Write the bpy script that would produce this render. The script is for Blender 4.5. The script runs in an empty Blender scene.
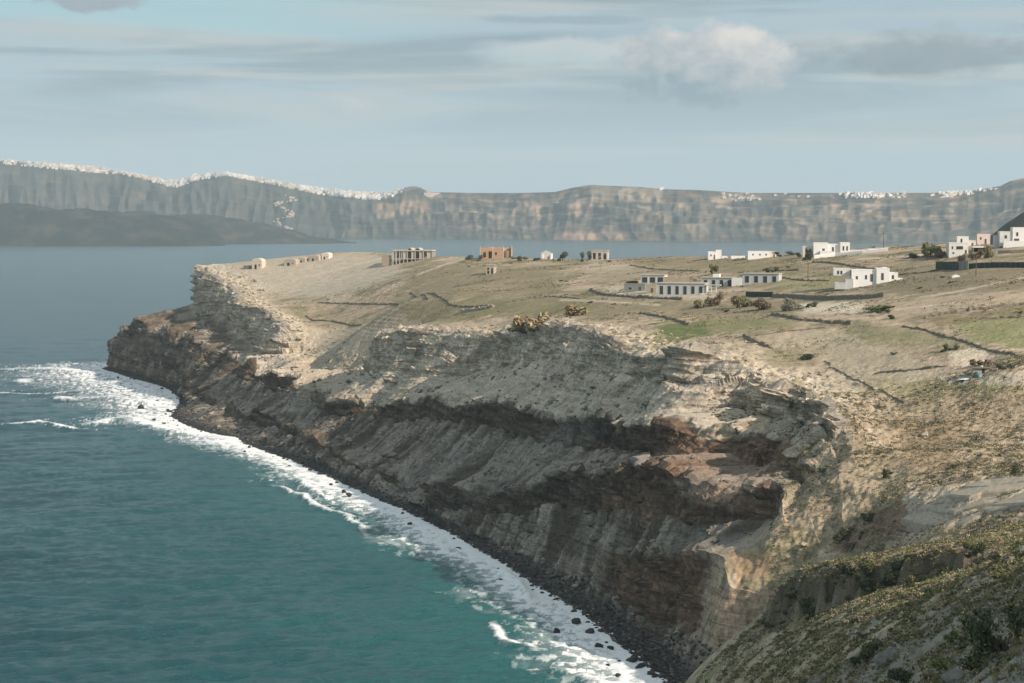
import bpy, math, random
import numpy as np
from mathutils import Vector

random.seed(7)
RNG = np.random.default_rng(11)
SC = bpy.context.scene
COL = SC.collection

# ------------------------------------------------------------------ camera
CAM_H = 100.0
FPX = 2000.0
CX, CY, HOR = 512.0, 341.5, 215.0
PITCH = math.atan((CY - HOR) / FPX)
CP, SP = math.cos(PITCH), math.sin(PITCH)
cam_data = bpy.data.cameras.new('camera')
cam = bpy.data.objects.new('camera', cam_data)
COL.objects.link(cam)
cam.location = (0, 0, CAM_H)
cam.rotation_euler = (math.pi / 2 - PITCH, 0, 0)
cam_data.sensor_width = 36.0
cam_data.lens = 36.0 * FPX / 1024.0
cam_data.clip_start = 1.0
cam_data.clip_end = 120000.0
SC.camera = cam

def ray(px, py):
    dy = CP * FPX + SP * (CY - py)
    return (px - CX) / dy, (-SP * FPX + CP * (CY - py)) / dy      # x and z per metre of distance

def at(px, py, D):
    a, b = ray(px, py)
    return np.array([a * D, D, CAM_H + b * D])

def project(P):
    x, y, z = P[..., 0], P[..., 1], P[..., 2] - CAM_H
    dep = np.maximum(y * CP - z * SP, 1.0)
    return CX + FPX * x / dep, CY - FPX * (y * SP + z * CP) / dep

# coast coordinates: s runs along the shore away from the viewer, t runs inland
OX, OY = 33.0, 427.0
ES = np.array([-0.3235, 0.9462]); ET = np.array([0.9462, 0.3235])
def to_st(X, Y):
    dx, dy = X - OX, Y - OY
    return dx * ES[0] + dy * ES[1], dx * ET[0] + dy * ET[1]
def from_st(s, t):
    return OX + s * ES[0] + t * ET[0], OY + s * ES[1] + t * ET[1]
def at_t(px, py, T):
    a, b = ray(px, py)
    D = (T + OX * ET[0] + OY * ET[1]) / (a * ET[0] + ET[1])
    return np.array([a * D, D, CAM_H + b * D])

# ------------------------------------------------------------------ noise
_perm = RNG.permutation(256).astype(np.int32); _perm = np.concatenate([_perm, _perm])
_ga = RNG.uniform(0, 2 * np.pi, 256).astype(np.float32); _gx, _gy = np.cos(_ga), np.sin(_ga)
_g3 = RNG.normal(size=(256, 3)).astype(np.float32); _g3 /= np.linalg.norm(_g3, axis=1, keepdims=True)
def perlin2(x, y):
    x = np.asarray(x, np.float32); y = np.asarray(y, np.float32); x, y = np.broadcast_arrays(x, y)
    xi = np.floor(x).astype(np.int32); yi = np.floor(y).astype(np.int32)
    xf = x - xi; yf = y - yi
    u = xf * xf * xf * (xf * (xf * 6 - 15) + 10); v = yf * yf * yf * (yf * (yf * 6 - 15) + 10)
    X = xi & 255; Y = yi & 255
    def g(dx, dy):
        h = _perm[_perm[(X + dx) & 255] + ((Y + dy) & 255)]
        return _gx[h] * (xf - dx) + _gy[h] * (yf - dy)
    a = g(0, 0); a += u * (g(1, 0) - a)
    b = g(0, 1); b += u * (g(1, 1) - b)
    return (a + v * (b - a)) * 1.4
def perlin3(x, y, z):
    x, y, z = np.broadcast_arrays(np.asarray(x, np.float32), np.asarray(y, np.float32), np.asarray(z, np.float32))
    xi = np.floor(x).astype(np.int32); yi = np.floor(y).astype(np.int32); zi = np.floor(z).astype(np.int32)
    xf = x - xi; yf = y - yi; zf = z - zi
    u = xf * xf * (3 - 2 * xf); v = yf * yf * (3 - 2 * yf); w = zf * zf * (3 - 2 * zf)
    X = xi & 255; Y = yi & 255; Z = zi & 255
    def g(dx, dy, dz):
        h = _perm[_perm[_perm[(X + dx) & 255] + ((Y + dy) & 255)] + ((Z + dz) & 255)]
        G = _g3[h]
        return G[..., 0] * (xf - dx) + G[..., 1] * (yf - dy) + G[..., 2] * (zf - dz)
    def lx(dy, dz):
        a = g(0, dy, dz); return a + u * (g(1, dy, dz) - a)
    def ly(dz):
        a = lx(0, dz); return a + v * (lx(1, dz) - a)
    a = ly(0)
    return (a + w * (ly(1) - a)) * 1.5
def fbm2(x, y, o=4, gain=0.5):
    r = 0; a = 1.0
    for i in range(o):
        r = r + a * perlin2(x * 2 ** i + 17.3 * i, y * 2 ** i - 9.1 * i); a *= gain
    return r
def ridge2(x, y, o=3):
    r = 0; a = 1.0
    for i in range(o):
        r = r + a * (1 - 2 * np.abs(perlin2(x * 2 ** i + 31.7 * i, y * 2 ** i + 5.3 * i))); a *= 0.5
    return r
def sstep(a, b, x):
    t = np.clip((x - a) / (b - a), 0, 1); return t * t * (3 - 2 * t)
def mix(a, b, f):
    f = np.asarray(f)
    if np.shape(a)[-1:] == (3,) or np.shape(b)[-1:] == (3,): f = f[..., None]
    return a + (b - a) * f

def cell2(x, y, seed=0):
    xi = np.floor(x).astype(np.int32); yi = np.floor(y).astype(np.int32)
    return (_perm[(_perm[(xi + seed * 17) & 255] + (yi & 255)) & 255] / 127.5 - 1).astype(np.float32)
class TPS:
    def __init__(self, P, z, lam=0.002):
        P = np.asarray(P, float) / 100.0; z = np.asarray(z, float); n = len(P)
        self.P = P
        K = self._k(np.linalg.norm(P[:, None] - P[None], axis=2)) + lam * np.eye(n)
        A = np.zeros((n + 3, n + 3)); A[:n, :n] = K; A[:n, n] = 1; A[:n, n + 1:] = P; A[n, :n] = 1; A[n + 1:, :n] = P.T
        self.w = np.linalg.solve(A, np.concatenate([z, np.zeros(3)]))
    @staticmethod
    def _k(r):
        return np.where(r > 1e-6, r * r * np.log(np.maximum(r, 1e-6)), 0.0)
    def __call__(self, X, Y):
        sh = np.shape(X); x = np.ravel(X) / 100.0; y = np.ravel(Y) / 100.0
        n = len(self.P); out = self.w[n] + self.w[n + 1] * x + self.w[n + 2] * y
        for i in range(n):
            r2 = (x - self.P[i, 0]) ** 2 + (y - self.P[i, 1]) ** 2
            out += self.w[i] * 0.5 * r2 * np.log(np.maximum(r2, 1e-12))
        return out.reshape(sh)

# ------------------------------------------------------------------ mesh helpers
def grid_mesh(name, P, cols=None, smooth=True, flip=False):
    """P: (rows, columns, 3) array of points -> one mesh object."""
    nv, nu = P.shape[:2]
    me = bpy.data.meshes.new(name)
    me.vertices.add(nv * nu)
    me.vertices.foreach_set('co', P.reshape(-1).astype(np.float32))
    i = np.arange((nv - 1) * (nu - 1)); r = i // (nu - 1); c = i % (nu - 1)
    a = r * nu + c
    q = np.stack([a, a + 1, a + nu + 1, a + nu], 1) if not flip else np.stack([a, a + nu, a + nu + 1, a + 1], 1)
    n = len(q)
    me.loops.add(n * 4); me.polygons.add(n)
    me.loops.foreach_set('vertex_index', q.reshape(-1).astype(np.int32))
    me.polygons.foreach_set('loop_start', np.arange(0, n * 4, 4, dtype=np.int32))
    me.polygons.foreach_set('use_smooth', np.full(n, smooth))
    me.update(calc_edges=True)
    if cols is not None:
        add_color(me, 'tint', cols.reshape(-1, cols.shape[-1]))
    return me
def add_color(me, nm, c):
    c = c.astype(np.float32)
    if c.shape[1] == 3: c = np.concatenate([c, np.ones((len(c), 1), np.float32)], 1)
    at_ = me.color_attributes.new(nm, 'FLOAT_COLOR', 'POINT')
    at_.data.foreach_set('color', np.clip(c, 0, 4).reshape(-1))
def soup_mesh(name, V, F, smooth=False):
    me = bpy.data.meshes.new(name)
    V = np.asarray(V, np.float32); F = np.asarray(F, np.int32); n, k = F.shape
    me.vertices.add(len(V)); me.vertices.foreach_set('co', V.reshape(-1))
    me.loops.add(n * k); me.polygons.add(n)
    me.loops.foreach_set('vertex_index', F.reshape(-1))
    me.polygons.foreach_set('loop_start', np.arange(0, n * k, k, dtype=np.int32))
    me.polygons.foreach_set('use_smooth', np.full(n, smooth))
    me.update(calc_edges=True)
    return me
def link(name, me, mat=None, parent=None):
    o = bpy.data.objects.new(name, me); COL.objects.link(o)
    if mat is not None and me is not None and not me.materials: me.materials.append(mat)
    if parent is not None: o.parent = parent
    return o
def tag(o, label=None, cat=None, group=None, kind=None):
    if label: o['label'] = label
    if cat: o['category'] = cat
    if group: o['group'] = group
    if kind or cat: o['kind'] = kind or 'thing'
    return o

# ------------------------------------------------------------------ materials
def nodes_of(name):
    m = bpy.data.materials.new(name); m.use_nodes = True
    nt = m.node_tree; b = nt.nodes['Principled BSDF']
    return m, nt, b
def N(nt, t, **k):
    n = nt.nodes.new(t)
    for a, v in k.items(): setattr(n, a, v)
    return n
def L(nt, a, b): nt.links.new(a, b)
def noise_node(nt, vec, scale, detail=6, rough=0.55, dist=0.0):
    n = N(nt, 'ShaderNodeTexNoise'); n.inputs['Scale'].default_value = scale
    n.inputs['Detail'].default_value = detail; n.inputs['Roughness'].default_value = rough; n.inputs['Distortion'].default_value = dist
    if vec is not None: L(nt, vec, n.inputs['Vector'])
    return n
def maprange(nt, val, a, b, c, d, clamp=True):
    n = N(nt, 'ShaderNodeMapRange'); n.clamp = clamp
    for i, v in zip((1, 2, 3, 4), (a, b, c, d)): n.inputs[i].default_value = v
    L(nt, val, n.inputs[0]); return n.outputs[0]
def math_node(nt, op, a, b=None):
    n = N(nt, 'ShaderNodeMath', operation=op)
    for i, v in enumerate((a, b)):
        if v is None: continue
        if isinstance(v, (int, float)): n.inputs[i].default_value = v
        else: L(nt, v, n.inputs[i])
    return n.outputs[0]
def mixcol(nt, f, a, b, mode='MIX'):
    n = N(nt, 'ShaderNodeMix', data_type='RGBA', blend_type=mode)
    for s_, v in ((0, f), (6, a), (7, b)):
        if isinstance(v, (int, float)): n.inputs[s_].default_value = v
        elif isinstance(v, tuple): n.inputs[s_].default_value = v if len(v) == 4 else (*v, 1)
        else: L(nt, v, n.inputs[s_])
    return n.outputs[2]
def plain_mat(name, col, rough=0.85, var=0.25, scale=0.6, bump=0.0):
    """Weathered paint or stone: base colour broken up by two scales of noise, and a little bump."""
    m, nt, b = nodes_of(name)
    tc = N(nt, 'ShaderNodeTexCoord')
    n1 = noise_node(nt, tc.outputs['Object'], scale, 6, 0.65)
    n2 = noise_node(nt, tc.outputs['Object'], scale * 7, 4, 0.6)
    f = math_node(nt, 'ADD', math_node(nt, 'MULTIPLY', n1.outputs['Fac'], 0.65), math_node(nt, 'MULTIPLY', n2.outputs['Fac'], 0.35))
    f = maprange(nt, f, 0.35, 0.65, 1 - var, 1 + var * 0.4)
    c = mixcol(nt, 1.0, (*col, 1), f, 'MULTIPLY')
    L(nt, c, b.inputs['Base Color']); b.inputs['Roughness'].default_value = rough
    b.inputs['Specular IOR Level'].default_value = 0.25
    if bump:
        bp = N(nt, 'ShaderNodeBump'); bp.inputs['Strength'].default_value = bump; bp.inputs['Distance'].default_value = 0.05
        L(nt, n2.outputs['Fac'], bp.inputs['Height']); L(nt, bp.outputs['Normal'], b.inputs['Normal'])
    return m
def ground_mat(name, fine=1.0, bump=0.5, dist=0.25, scale=1.6, rough=0.95, beds=0.0):
    """Tinted ground or rock: grain at two scales; with beds > 0 steep faces also show thin layers and joints."""
    m, nt, b = nodes_of(name)
    ca = N(nt, 'ShaderNodeVertexColor', layer_name='tint')
    g = N(nt, 'ShaderNodeNewGeometry')
    n1 = noise_node(nt, g.outputs['Position'], scale, 8, 0.68)
    n2 = noise_node(nt, g.outputs['Position'], scale * 0.17, 6, 0.6)
    f1 = maprange(nt, n1.outputs['Fac'], 0.3, 0.7, 1 - 0.46 * fine, 1 + 0.38 * fine)
    f2 = maprange(nt, n2.outputs['Fac'], 0.3, 0.7, 0.84, 1.14)
    f = math_node(nt, 'MULTIPLY', f1, f2); h = n1.outputs['Fac']
    if beds:
        sp = N(nt, 'ShaderNodeSeparateXYZ'); L(nt, g.outputs['Normal'], sp.inputs[0])
        steep = maprange(nt, sp.outputs['Z'], 0.80, 0.45, 0.0, 1.0)
        mp = N(nt, 'ShaderNodeMapping'); mp.inputs['Scale'].default_value = (.045, .045, 1.15); L(nt, g.outputs['Position'], mp.inputs[0])
        lay = noise_node(nt, mp.outputs[0], 1.0, 7, 0.72, 0.5)
        m2 = N(nt, 'ShaderNodeMapping'); m2.inputs['Scale'].default_value = (.55, .55, .07); L(nt, g.outputs['Position'], m2.inputs[0])
        jn = noise_node(nt, m2.outputs[0], 1.0, 6, 0.65, 0.3)
        fl = maprange(nt, lay.outputs['Fac'], 0.33, 0.67, 1 - .52 * beds, 1 + .5 * beds)
        fj = maprange(nt, jn.outputs['Fac'], 0.35, 0.65, 1 - .30 * beds, 1 + .24 * beds)
        mm = N(nt, 'ShaderNodeMix', data_type='FLOAT'); L(nt, steep, mm.inputs[0]); mm.inputs[2].default_value = 1.0; L(nt, math_node(nt, 'MULTIPLY', fl, fj), mm.inputs[3])
        calm = N(nt, 'ShaderNodeMix', data_type='FLOAT'); L(nt, steep, calm.inputs[0]); calm.inputs[3].default_value = 1.0; calm.inputs[2].default_value = .62      # level ground is more even than rock
        fx = N(nt, 'ShaderNodeMix', data_type='FLOAT'); L(nt, calm.outputs[0], fx.inputs[0]); fx.inputs[2].default_value = 1.0; L(nt, f, fx.inputs[3])
        f = math_node(nt, 'MULTIPLY', fx.outputs[0], mm.outputs[0])
        h = math_node(nt, 'ADD', h, math_node(nt, 'MULTIPLY', math_node(nt, 'MULTIPLY', lay.outputs['Fac'], steep), 1.6))
    c = mixcol(nt, 1.0, ca.outputs['Color'], f, 'MULTIPLY')
    L(nt, c, b.inputs['Base Color'])
    b.inputs['Roughness'].default_value = rough; b.inputs['Specular IOR Level'].default_value = 0.12
    bp = N(nt, 'ShaderNodeBump'); bp.inputs['Strength'].default_value = bump; bp.inputs['Distance'].default_value = dist
    L(nt, h, bp.inputs['Height']); L(nt, bp.outputs['Normal'], b.inputs['Normal'])
    return m
# ------------------------------------------------------------------ light, sky, air
SUN_EL, SUN_AZ = 29.0, 55.0          # sun stands behind the viewer's right shoulder; azimuth counted from straight behind towards the right
sv = Vector((math.sin(math.radians(SUN_AZ)) * math.cos(math.radians(SUN_EL)), -math.cos(math.radians(SUN_AZ)) * math.cos(math.radians(SUN_EL)), math.sin(math.radians(SUN_EL))))
sd = bpy.data.lights.new('sun', 'SUN'); sd.energy = 5.0; sd.angle = math.radians(0.6); sd.color = (1.0, 0.86, 0.73)
so = bpy.data.objects.new('sun', sd); COL.objects.link(so); so.location = (300, -300, 900)
so.rotation_euler = (-sv).to_track_quat('-Z', 'Y').to_euler()

w = bpy.data.worlds.new('World'); SC.world = w; w.use_nodes = True
nt = w.node_tree; bg = nt.nodes['Background']
SKY_S = 0.12
bg.inputs['Strength'].default_value = SKY_S
sky = N(nt, 'ShaderNodeTexSky', sky_type='NISHITA'); sky.sun_disc = False
sky.sun_elevation = math.radians(SUN_EL); sky.sun_rotation = math.radians(180 - SUN_AZ)
sky.air_density = 1.0; sky.dust_density = 0.6; sky.ozone_density = 1.5
tc = N(nt, 'ShaderNodeTexCoord'); sx = N(nt, 'ShaderNodeSeparateXYZ'); L(nt, tc.outputs['Generated'], sx.inputs[0])
az = math_node(nt, 'ARCTAN2', sx.outputs['X'], sx.outputs['Y'])          # heading of the view direction, radians
el = math_node(nt, 'ARCSINE', sx.outputs['Z'])
def sky_noise(ka, ke, detail, rough, dist=0.0, off=0.0):
    cb = N(nt, 'ShaderNodeCombineXYZ')
    L(nt, math_node(nt, 'MULTIPLY', az, ka), cb.inputs[0]); L(nt, math_node(nt, 'MULTIPLY', el, ke), cb.inputs[1]); cb.inputs[2].default_value = off
    return noise_node(nt, cb.outputs[0], 1.0, detail, rough, dist).outputs['Fac']
def S(c): return tuple(v / SKY_S for v in c) + (1,)
base = sky.outputs['Color']
# thin high veil over most of the low sky
veil = mixcol(nt, maprange(nt, el, 0.0, 0.11, 0.0, 1.0), S((0.36, 0.46, 0.52)), S((0.325, 0.43, 0.49)))
veil = mixcol(nt, maprange(nt, el, 0.14, 0.7, 0.0, 1.0), veil, S((0.62, 0.69, 0.735)))     # bright cloud overhead, out of view, added to lift the shadows
amount = maprange(nt, el, 0.0, 1.2, 0.93, 0.75)
c = mixcol(nt, amount, base, veil)
# long stratus bands
bands = sky_noise(5.0, 62.0, 7, 0.55, 0.4, 3.0)
c = mixcol(nt, math_node(nt, 'MULTIPLY', maprange(nt, bands, 0.45, 0.60, 0.0, 0.95), maprange(nt, el, 0.015, 0.055, 0.25, 1.0)), c, S((0.43, 0.475, 0.48)))
b2 = sky_noise(4.0, 50.0, 6, 0.55, 0.6, 9.0)
c = mixcol(nt, math_node(nt, 'MULTIPLY', maprange(nt, b2, 0.46, 0.60, 0.0, 0.85), maprange(nt, el, 0.03, 0.07, 0.1, 1.0)), c, S((0.235, 0.32, 0.365)))
# clear teal gap above the bank, upper left
gap_edge = math_node(nt, 'ADD', math_node(nt, 'ADD', math_node(nt, 'MULTIPLY', az, -0.052), 0.079), math_node(nt, 'MULTIPLY', math_node(nt, 'SUBTRACT', sky_noise(14, 20, 4, .5, 0, 1.0), 0.5), 0.012))
gap = math_node(nt, 'MULTIPLY', maprange(nt, math_node(nt, 'SUBTRACT', el, gap_edge), 0.0, 0.005, 0.0, 1.0), maprange(nt, az, -0.02, -0.13, 0.0, 1.0))
gap = math_node(nt, 'MULTIPLY', gap, maprange(nt, el, 0.14, 0.3, 1.0, 0.0))
c = mixcol(nt, math_node(nt, 'MULTIPLY', gap, 0.75), c, S((0.34, 0.53, 0.575)))
def cloud(caz, cel, ra, re, col_top, col_low, k, seed, strength=0.9, flat=False, edge=.3, wild=2.6):
    """One bank of cloud: an ellipse of directions whose rim is broken up by noise, paler above than below."""
    global c
    u = math_node(nt, 'DIVIDE', math_node(nt, 'SUBTRACT', az, caz), ra)
    v = math_node(nt, 'DIVIDE', math_node(nt, 'SUBTRACT', el, cel), re)
    r = math_node(nt, 'SQRT', math_node(nt, 'ADD', math_node(nt, 'MULTIPLY', u, u), math_node(nt, 'MULTIPLY', v, v)))
    n = sky_noise(k, k * (2.2 if flat else 1.25), 8, 0.58, 0.25, seed)
    r = math_node(nt, 'ADD', r, math_node(nt, 'MULTIPLY', math_node(nt, 'SUBTRACT', n, 0.5), -wild))
    m = maprange(nt, r, 1.0, 1.0 - edge * 1.6, 0.0, strength)
    n2 = sky_noise(k * 1.4, k * 1.9, 6, 0.6, 0.2, seed + 5)
    f = math_node(nt, 'ADD', maprange(nt, v, -1.0, 0.9, 0.0, 0.8), math_node(nt, 'MULTIPLY', math_node(nt, 'SUBTRACT', n2, 0.5), 1.3))
    f = math_node(nt, 'ADD', f, math_node(nt, 'MULTIPLY', u, 0.22))
    cc = mixcol(nt, maprange(nt, f, 0.1, 0.9, 0, 1), S(col_low), S(col_top))
    c = mixcol(nt, m, c, cc)
cloud(0.035, 0.082, 0.062, 0.010, (0.60, 0.61, 0.59), (0.44, 0.52, 0.54), 14, 2.0, 0.8, True)
cloud(0.203, 0.079, 0.068, 0.0125, (0.29, 0.345, 0.37), (0.215, 0.275, 0.305), 34, 4.0, 0.95, True, .34, 2.0)
cloud(0.096, 0.0745, 0.047, 0.0225, (0.66, 0.625, 0.59), (0.225, 0.31, 0.36), 40, 6.0, 1.0, False, .15, 1.6)
cloud(-0.206, 0.1065, 0.034, 0.0085, (0.37, 0.41, 0.45), (0.29, 0.345, 0.385), 44, 8.0, 1.0, False, .22, 1.8)
cloud(-0.083, 0.0535, 0.015, 0.0075, (0.52, 0.53, 0.52), (0.37, 0.45, 0.49), 60, 10.0, 0.85, False, .3, 2.0)
cloud(0.205, 0.036, 0.11, 0.0028, (0.50, 0.485, 0.475), (0.42, 0.46, 0.48), 26, 12.0, 0.6, True)
cloud(0.02, 0.0965, 0.05, 0.0028, (0.27, 0.36, 0.41), (0.25, 0.34, 0.39), 22, 14.0, 0.8, True)
L(nt, c, bg.inputs['Color'])

# even air round the whole scene
def build_haze():
    me = bpy.data.meshes.new('haze')
    x, y0, y1, z0, z1 = 6500.0, -1500.0, 16500.0, -45.0, 620.0
    V = [(-x, y0, z0), (x, y0, z0), (x, y1, z0), (-x, y1, z0), (-x, y0, z1), (x, y0, z1), (x, y1, z1), (-x, y1, z1)]
    F = [(0, 3, 2, 1), (4, 5, 6, 7), (0, 1, 5, 4), (1, 2, 6, 5), (2, 3, 7, 6), (3, 0, 4, 7)]
    me.from_pydata(V, [], F)
    m = bpy.data.materials.new('air'); m.use_nodes = True
    t = m.node_tree; t.nodes.remove(t.nodes['Principled BSDF'])
    pv = t.nodes.new('ShaderNodeVolumePrincipled')
    pv.inputs['Color'].default_value = (0.74, 0.90, 1.0, 1); pv.inputs['Density'].default_value = 0.47e-4
    pv.inputs['Anisotropy'].default_value = 0.0
    t.links.new(pv.outputs[0], t.nodes['Material Output'].inputs['Volume'])
    o = link('haze', me, m); tag(o, kind='stuff', label='thin blue sea haze filling the air over the bay', cat='haze')
build_haze()

SC.render.engine = 'CYCLES'
SC.view_settings.view_transform = 'Standard'; SC.view_settings.look = 'None'
SC.view_settings.exposure = 0.2; SC.view_settings.gamma = 1.0; SC.view_settings.use_curve_mapping = False
cy = SC.cycles
cy.use_denoising = True
try:
    cy.denoiser = 'OPENIMAGEDENOISE'; cy.denoising_input_passes = 'RGB_ALBEDO_NORMAL'
except Exception: pass
cy.max_bounces = 6; cy.diffuse_bounces = 3; cy.glossy_bounces = 2; cy.transmission_bounces = 2; cy.volume_bounces = 1
cy.sample_clamp_indirect = 6.0
cy.caustics_reflective = False; cy.caustics_refractive = False
# ------------------------------------------------------------------ the headland
def px_rail(pts):
    """(pixel x, pixel y, metres inland) -> rows of s, t, z"""
    out = []
    for px, py, T in pts:
        p = at_t(px, py, T); s, t = to_st(p[0], p[1]); out.append((s, t, p[2]))
    return out
def shore_rail(pts):
    out = []
    for px, py in pts:
        a, b = ray(px, py); D = -CAM_H / b; s, t = to_st(a * D, D); out.append((s, t, 0.0))
    return out
SHORE_PX = [(105, 370), (135, 379), (158, 385), (170, 390), (181, 399), (176, 408), (170, 416), (185, 425), (210, 434), (250, 446), (300, 464), (350, 487), (400, 509), (450, 533), (500, 562), (540, 588), (580, 612), (610, 637), (640, 660), (668, 685)]
R_W = shore_rail(SHORE_PX)
R_Zb = px_rail([(107, 366, 1.5), (150, 379, 4), (200, 420, 9), (250, 437, 11), (300, 452, 14), (350, 478, 16), (400, 498, 19), (450, 524, 18), (500, 548, 20), (550, 568, 19), (600, 590, 16), (650, 622, 12), (700, 636, 11), (722, 640, 12)])
R_Zt = px_rail([(107, 360, 2), (150, 376, 5), (200, 412, 10), (250, 430, 13), (300, 444, 16), (350, 472, 17), (400, 492, 20), (450, 517, 19), (500, 532, 21), (550, 540, 22), (600, 548, 20), (650, 556, 17), (700, 553, 16), (728, 556, 16)])
R_Ab = px_rail([(107, 356, 2.5), (150, 374, 6), (200, 404, 12), (250, 425, 14), (300, 440, 17), (350, 469, 18), (400, 488, 21), (448, 513, 20), (500, 517, 22), (545, 508, 25), (600, 508, 25), (640, 520, 23), (690, 524, 23), (740, 521, 28), (785, 520, 32)])
R_At = px_rail([(107, 341, 3.5), (150, 356, 9), (200, 384, 15), (250, 405, 18), (300, 432, 19), (350, 462, 19), (400, 480, 22), (448, 487, 23), (500, 489, 26), (545, 480, 29), (600, 472, 30), (640, 468, 30), (690, 480, 30), (740, 495, 32), (785, 487, 34)])
R_Bb = px_rail([(117, 339, 9), (141, 340, 13), (190, 360, 21), (230, 375, 28), (270, 388, 29), (312, 400, 30), (330, 420, 30), (380, 421, 36), (430, 421, 42), (470, 427, 43), (500, 430, 45), (548, 447, 42), (600, 449, 43), (640, 458, 37), (660, 465, 33), (700, 476, 41), (750, 480, 50), (785, 468, 51)])
R_Bt = px_rail([(117, 325, 11), (141, 321, 16), (190, 340, 25), (230, 357, 32), (270, 373, 32), (312, 386, 34), (335, 404, 33), (380, 404, 40), (430, 403, 46), (470, 402, 48), (500, 403, 50), (548, 419, 47), (600, 420, 48), (640, 424, 41), (660, 428, 37), (700, 440, 45), (750, 440, 54), (785, 442, 55)])
R_Cb = px_rail([(184, 301, 50), (190, 317, 51), (232, 324, 54), (240, 345, 46), (262, 357, 44), (285, 362, 46), (310, 377, 50), (350, 380, 52), (372, 383, 53), (387, 384, 49), (415, 386, 55), (448, 383, 63), (470, 376, 71), (485, 373, 71), (520, 372, 70), (580, 375, 66), (640, 379, 61), (690, 393, 53), (735, 414, 63), (765, 424, 66), (800, 430, 59), (830, 432, 58)])
R_Ct = px_rail([(189, 267, 53), (215, 280, 58), (233, 290, 63), (241, 306, 54), (262, 308, 52), (282, 328, 53), (292, 362, 55), (310, 372, 56), (350, 373, 58), (370, 370, 60), (380, 340, 59), (388, 330, 56), (420, 333, 62), (452, 332, 70), (472, 336, 79), (490, 337, 79), (540, 322, 78), (560, 325, 76), (590, 333, 74), (620, 350, 68), (650, 360, 63), (690, 352, 60), (720, 362, 67), (745, 376, 71), (770, 385, 69), (800, 398, 60), (835, 405, 62)])
S_TIP = 928.0
# the nose at the near end, where the ledges run out into an open slope: (s, {rail: (t, z)})
NOSE = [(0, dict(Zb=(9, 6), Zt=(13, 19), Ab=(22, 28), At=(28, 33), Bb=(33, 37), Bt=(38, 40), Cb=(42, 43), Ct=(46, 45))),
        (-7, dict(Zb=(14, 8), Zt=(18, 19), Ab=(24, 25), At=(28, 29), Bb=(32, 32), Bt=(36, 35), Cb=(39, 38), Ct=(42, 40))),
        (-14, dict(Zb=(19, 10), Zt=(22, 16), Ab=(25, 20), At=(28, 24), Bb=(31, 27.5), Bt=(34, 30.5), Cb=(36, 33), Ct=(39, 36))),
        (-30, dict(Zb=(15, 9), Zt=(19, 12), Ab=(23, 15), At=(26, 18), Bb=(29, 21.5), Bt=(31, 24.5), Cb=(33, 27), Ct=(36, 30))),
        (-50, dict(Zb=(10, 10), Zt=(13, 13), Ab=(16, 16), At=(18, 19), Bb=(21, 22), Bt=(24, 25.5), Cb=(26, 28), Ct=(29, 31))),
        (-130, dict(Zb=(6, 9), Zt=(9, 12), Ab=(12, 16), At=(14, 19), Bb=(16, 22), Bt=(18, 25.5), Cb=(20, 28), Ct=(22, 30)))]

sg = np.arange(-130.0, 1121.0, 1.0)
def smooth1(a, n):
    k = np.ones(n) / n; return np.convolve(np.pad(a, n // 2, mode='edge'), k, mode='valid')[:len(a)]
RAILS = {}
for nm, R, sm in (('W', R_W, 7), ('Zb', R_Zb, 9), ('Zt', R_Zt, 7), ('Ab', R_Ab, 7), ('At', R_At, 7), ('Bb', R_Bb, 7), ('Bt', R_Bt, 7), ('Cb', R_Cb, 7), ('Ct', R_Ct, 7)):
    R = np.array(sorted(([r for r in R] + [(-34.0, -15, 0), (-130.0, -17, 0)]) if nm == 'W' else ([r for r in R if r[0] > 2] + [(q, *d[nm]) for q, d in NOSE])))
    t = np.interp(sg, R[:, 0], R[:, 1]); z = np.interp(sg, R[:, 0], R[:, 2])
    RAILS[nm] = [smooth1(t, sm), smooth1(z, sm)]
ORDER = ['W', 'Zb', 'Zt', 'Ab', 'At', 'Bb', 'Bt', 'Cb', 'Ct']
# ledges wander up and down and come and go along the coast
for q, nm in enumerate(('Zt', 'Ab', 'At', 'Bb', 'Bt', 'Cb')):
    RAILS[nm][1] = RAILS[nm][1] + (1.9 * perlin2(sg / 27, 3.3 * q + 0 * sg) + 1.1 * perlin2(sg / 9, 5.1 * q + 0 * sg)) * sstep(0, 40, sg)
for lo_, hi_, ph, mn in (('Ab', 'At', 1.7, .15), ('Bb', 'Bt', 6.2, .45), ('Cb', 'Ct', 9.4, .75)):
    amt = mn + (1 - mn) * sstep(-.40, .15, perlin2(sg / 48, ph + 0 * sg) + .4 * perlin2(sg / 17, ph + 3 + 0 * sg)); amt = 1 - (1 - amt) * sstep(150, 230, sg)
    RAILS[hi_][1] = RAILS[lo_][1] + (RAILS[hi_][1] - RAILS[lo_][1]) * amt if hi_ != 'Ct' else RAILS[hi_][1]
    RAILS[lo_][1] = RAILS[hi_][1] - (RAILS[hi_][1] - RAILS[lo_][1]) * amt if hi_ == 'Ct' else RAILS[lo_][1]
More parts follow.
